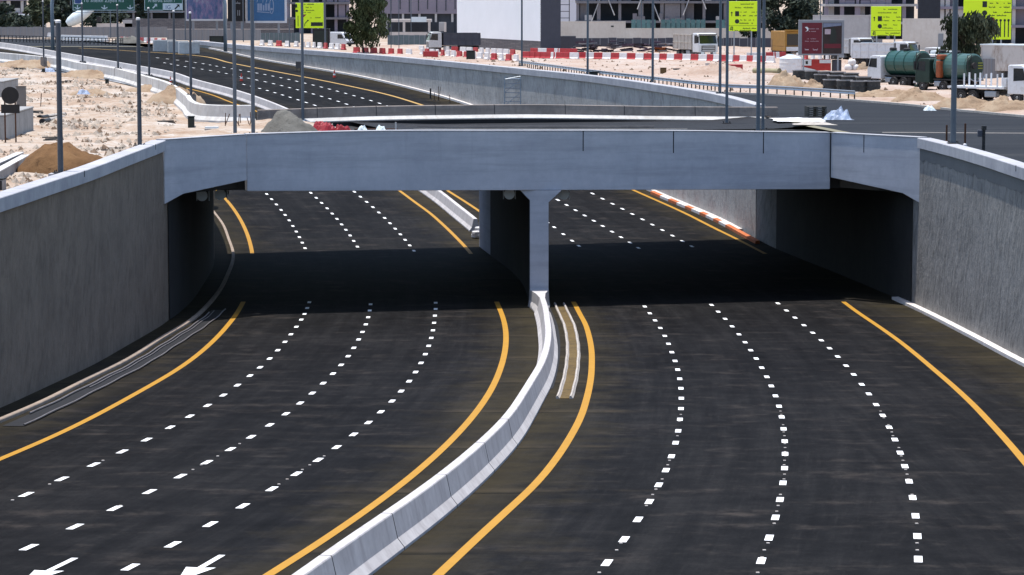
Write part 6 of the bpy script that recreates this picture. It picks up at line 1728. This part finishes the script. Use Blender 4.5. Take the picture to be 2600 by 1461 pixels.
# precast troughs near the brown heap
for k,(x0,y0,x1,y1,l) in enumerate(((-30,455,52,416,'white topped concrete trough pointing at the brown heap'),(-14,470,66,423,'nearer white topped concrete trough beside the brown heap'))):
    a, b_ = G(x0,y0,0), G(x1,y1,0); t = thing('concrete_trough', l, 'trough', (a+b_)/2)
    mb = MB(); mb.sweep([a,b_],[(-.16,0),(-.16,.55),(.16,.55),(.16,0)]); mb.build('beam', M_BLOCKC, t)
    mb = MB(); mb.sweep([a,b_],[(-.20,.551),(-.20,.60),(.20,.60),(.20,.551)]); mb.build('cap', M_BARRL, t)
    mb = MB(); mb.rbox(b_+Vector((0.02,.0,.24)),(.6,.14,.48),math.atan2((b_-a).y,(b_-a).x)+1.57); mb.build('end_panel', M_CHASSIS, t)
crate('container','dark block cut by the left edge below the troughs','block',-14,457,7,488,M_BLOCKC,.9,M_CHASSIS)
# black pipes lying on the sand
for k,(x0,y0,x1,y1,l) in enumerate(((100,300,164,291,'upper black pipe lying on the sand left of the dark pole'),(107,309,163,299,'lower black pipe with a white end on the sand left of the dark pole'))):
    a, b_ = G(x0,y0,.16), G(x1,y1,.16); t = thing('drain_pipe', l, 'pipe', a, 0, 'black pipes on the sand')
    mb = MB(); mb.tube(a,b_,.16,n=12); mb.build('barrel', M_HDPE, t)
    mb = MB(); mb.tube(a-(b_-a).normalized()*.05,a+(b_-a).normalized()*.25,.20,n=12); mb.build('socket', M_BLACK, t)
    mb = MB(); mb.tube(a.lerp(b_,.3)+Vector((0,0,.02)),a.lerp(b_,.97)+Vector((0,0,.02)),.155,n=12); mb.build('sleeve', M_KERB, t)
p = G(103,276,0); mb = MB(); mb.tube(p,p+Vector((.08,0,1.15)),.035,n=6); tag(mb.build('steel_stake', M_RUST), 'thin leaning stake in the rubble of the sand lot', 'stake')
for k,(x,y,w,d,l) in enumerate(((295,379,.9,.25,'dark plank lying on sand close to the left wall'),(270,384,.5,.22,'short dark plank left of the longer plank by the wall'),(92,290,1.0,.4,'dark timber offcuts under the leaning stake'),(52,330,1.1,.5,'dark plank pile right of the round sign posts'),(55,346,.9,.35,'second dark plank pile nearer the round sign posts'),(50,178,1.4,.4,'dark plank on the sand at far left'),(168,211,1.0,.3,'dark plank near the parapet left of the middle'),(310,320,.8,.2,'thin dark bar on the sand right of the dark pole'),(135,358,1.2,.25,'dark bar on the sand behind the brown heap'),(425,316,1.1,.45,'dark tripod base near the bridge corner'))):
    t = thing('timber_plank', l, 'plank', G(x,y,0.05), random.uniform(-.4,.4), 'timber scraps on the sand')
    for q in range(3 if w > .95 else 1): mb = MB(); mb.rbox((random.uniform(-.1,.1)*q,.18*q-.1,.06+.07*q),(w,d*.4,.07),random.uniform(-.4,.4)*q); mb.build('board', M_PALLET if k%3 else M_BLACK, t, local=True)
crumple('plastic_bag','grey white sack on the low rubble mound in the sand lot','bag',G(212,240,.3),.55,.45,.45,M_TARP,21)
crumple('plastic_bag','white bag under the parapet at the first pole','bag',G(122,183,0),.8,.7,.5,M_TARP,22)
crumple('plastic_sheet','faded yellow sheet on the sand under the first pole','sheet',G(98,195,0.02),1.4,1.4,.12,plain('faded_yellow',(0.47,0.44,0.28),.9),23)
# loose stones (too many to count)
def stones(name, label, n, pick, mats, s0, s1, seed):
    rd = random.Random(seed); mb = MB()
    for _ in range(n):
        p = pick(rd); r = rd.uniform(s0,s1)*(1 if rd.random()<.85 else 2.0)
        q = [Vector((rd.uniform(-1,1),rd.uniform(-1,1),rd.uniform(-.3,1)))*r for _ in range(2)]
        vs = [p+Vector((rd.uniform(.6,1)*r*math.cos(a),rd.uniform(.6,1)*r*math.sin(a),-.02)) for a in (0,1.3,2.5,3.8,5.0)]
        vs.append(p+Vector((rd.uniform(-.3,.3)*r,rd.uniform(-.3,.3)*r,r*rd.uniform(.5,1.0))))
        mb.add(vs,[(0,1,5),(1,2,5),(2,3,5),(3,4,5),(4,0,5)])
    return tag(mb.build(name, mats, fix=False), label, 'stones', None, 'stuff')
M_STONE = plain('stone_brown', (0.17,0.115,0.078), 0.95, var=.45, scale=2, world=True)
M_STONEP = plain('stone_pale', (0.37,0.31,0.25), 0.95, var=.35, scale=2, world=True)
def lot(rd):
    while True:
        y = 105+240*rd.random()**1.3; x = rd.uniform(-64,-17)
        if x < lw(y)-2.4 and abs(x)/y < .2:
            c = noise.noise(Vector((x*.16,y*.10,4.0)))
            if c > -.02 or rd.random() < .10: return Vector((x,y,.10))
stones('loose_stones','brown stones and clods scattered over the sand lot',1500,lot,M_STONE,.05,.17,31)
stones('loose_stones','pale stones scattered over the sand lot',2200,lot,M_STONEP,.06,.22,32)
def site(rd):
    while True:
        y = 215+215*rd.random(); x = rd.uniform(-12,75)
        if (y > 318 and x > rw(y)+3) or (y <= 318 and x > _fe(y)+1): return Vector((x,y,.08))
stones('loose_stones','stones and clods scattered over the site at right',2600,site,M_STONE,.06,.2,33)

# ------------------------------------------------------------------ bits on the bridge deck
def strip_(name, label, cat, x0, x1, y, z, w, h, mat):
    a, b_ = G(x0,y,z), G(x1,y,z); mb = MB(); mb.sweep([a,a.lerp(b_,.5),b_],[(-w/2,0),(-w/2,h),(w/2,h),(w/2,0)])
    return tag(mb.build(name, mat), label, cat)
strip_('steel_beam','long pale steel beam lying along the bridge deck behind the parapet','beam',1018,1745,332,-.23,.12,.12,M_KERB)
strip_('steel_beam','second grey beam behind the pale beam on the bridge deck','beam',1030,1660,326,-.23,.12,.14,M_BARRD)
strip_('timber_beam','rusty beam along the deck right of the red tarpaulin','beam',900,1010,333,-.15,.3,.16,M_RUST)
for k,(x0,x1,l) in enumerate(((520,545,'small white plank at the left end of the deck'),(521,555,'pale plank stack on the sand behind the bridge parapet'))):
    strip_('white_plank',l,'plank',x0,x1,332-k*5,0.05,.4,.12,M_SIGNW if k else M_KERB)
mb = MB(); xs_ = [-9.5+ i*1.0 for i in range(29)]
zdk = lambda x: -0.24*min(1,max(0,(x+10)/6.0))*min(1,max(0,(19.2-x)/3.5))
mb.ribbon([Vector((x, RYx(x)-8.2, zdk(x))) for x in xs_], 13.6, 0.0)
tag(mb.build('deck_asphalt', M_BLACK if False else plain('bitumen_coat',(0.012,0.012,0.014),.9,var=.4,scale=.8,world=True), fix=False), kind='structure')
rd = random.Random(77)
for k in range(9):
    x = 565+rd.uniform(0,85); p = G(x,318+rd.uniform(-3,3),.1); 
    mb = MB(); mb.tube(p,p+Vector((rd.uniform(-.3,.3),rd.uniform(-.2,.2),rd.uniform(.4,.9))),.03,n=6)
    tag(mb.build('reinforcing_bar', M_RUST), 'short rusty reinforcing bar sticking up beside the deck barrier', 'bar', 'reinforcing bars at the deck barrier')
p = G(538,309,0); mb = MB(); mb.pipe([p+Vector((0,0,1.0)),p+Vector((.02,0,.6)),p+Vector((0,-.1,.25)),p+Vector((-.25,-.2,.05))],.10,10)
tag(mb.build('bent_pipe', M_BLACK), 'black bent pipe against the white parapet corner', 'pipe')
for k,(x,l) in enumerate(((1085,'white plastic bottle on the dark deck edge'),(1132,'grey white lump beside the white bottle on the deck'))):
    crumple('plastic_bag', l, 'bag', G(x-165,330,.12), .3,.3,.28, M_SIGNW, 40+k)
p = G(1005,333,0); mb = MB(); mb.box(p.x-.05,p.y-.05,0,p.x+.05,p.y+.05,.55); tag(mb.build('timber_peg', M_CREAM), 'pale upright peg at the left end of the long beam', 'peg')

# ------------------------------------------------------------------ fittings under the bridge beside the pier
def fitting(label, x, y, z, flip):
    t = thing('jet_fan', label, 'fan', (x,y,z), 0, 'fans under the bridge')
    mb = MB(); mb.lathe([(.22,-.9),(.30,-.85),(.30,.85),(.22,.9)],(0,0,-.38),14,'Y'); mb.build('casing', M_CHASSIS, t, local=True)
    mb = MB(); mb.box(-.36,-.5,-.04,-.30,.5,.0); mb.box(.30,-.5,-.04,.36,.5,.0); mb.box(-.36,-.5,-.70,-.32,-.42,-.041); mb.box(.32,-.5,-.70,.36,-.42,-.041); mb.build('bracket', M_STEEL, t, local=True)
    mb = MB(); mb.lathe([(.24,-.95),(.31,-.95),(.31,-.90),(.24,-.90)],(0,0,-.38),14,'Y'); mb.build('ring', M_STEEL, t, local=True)
for x,y,l in ((-.15,158.2,'dark fan hanging just left of the pier'),(2.95,158.8,'dark fan hanging just right of the pier'),(-17.0,153.2,'dark fan hanging in the left corner of the underpass'),(-16.1,154.2,'second dark fan in the left corner of the underpass')):
    fitting(l, x, y, zbot(x)-.0, 0)
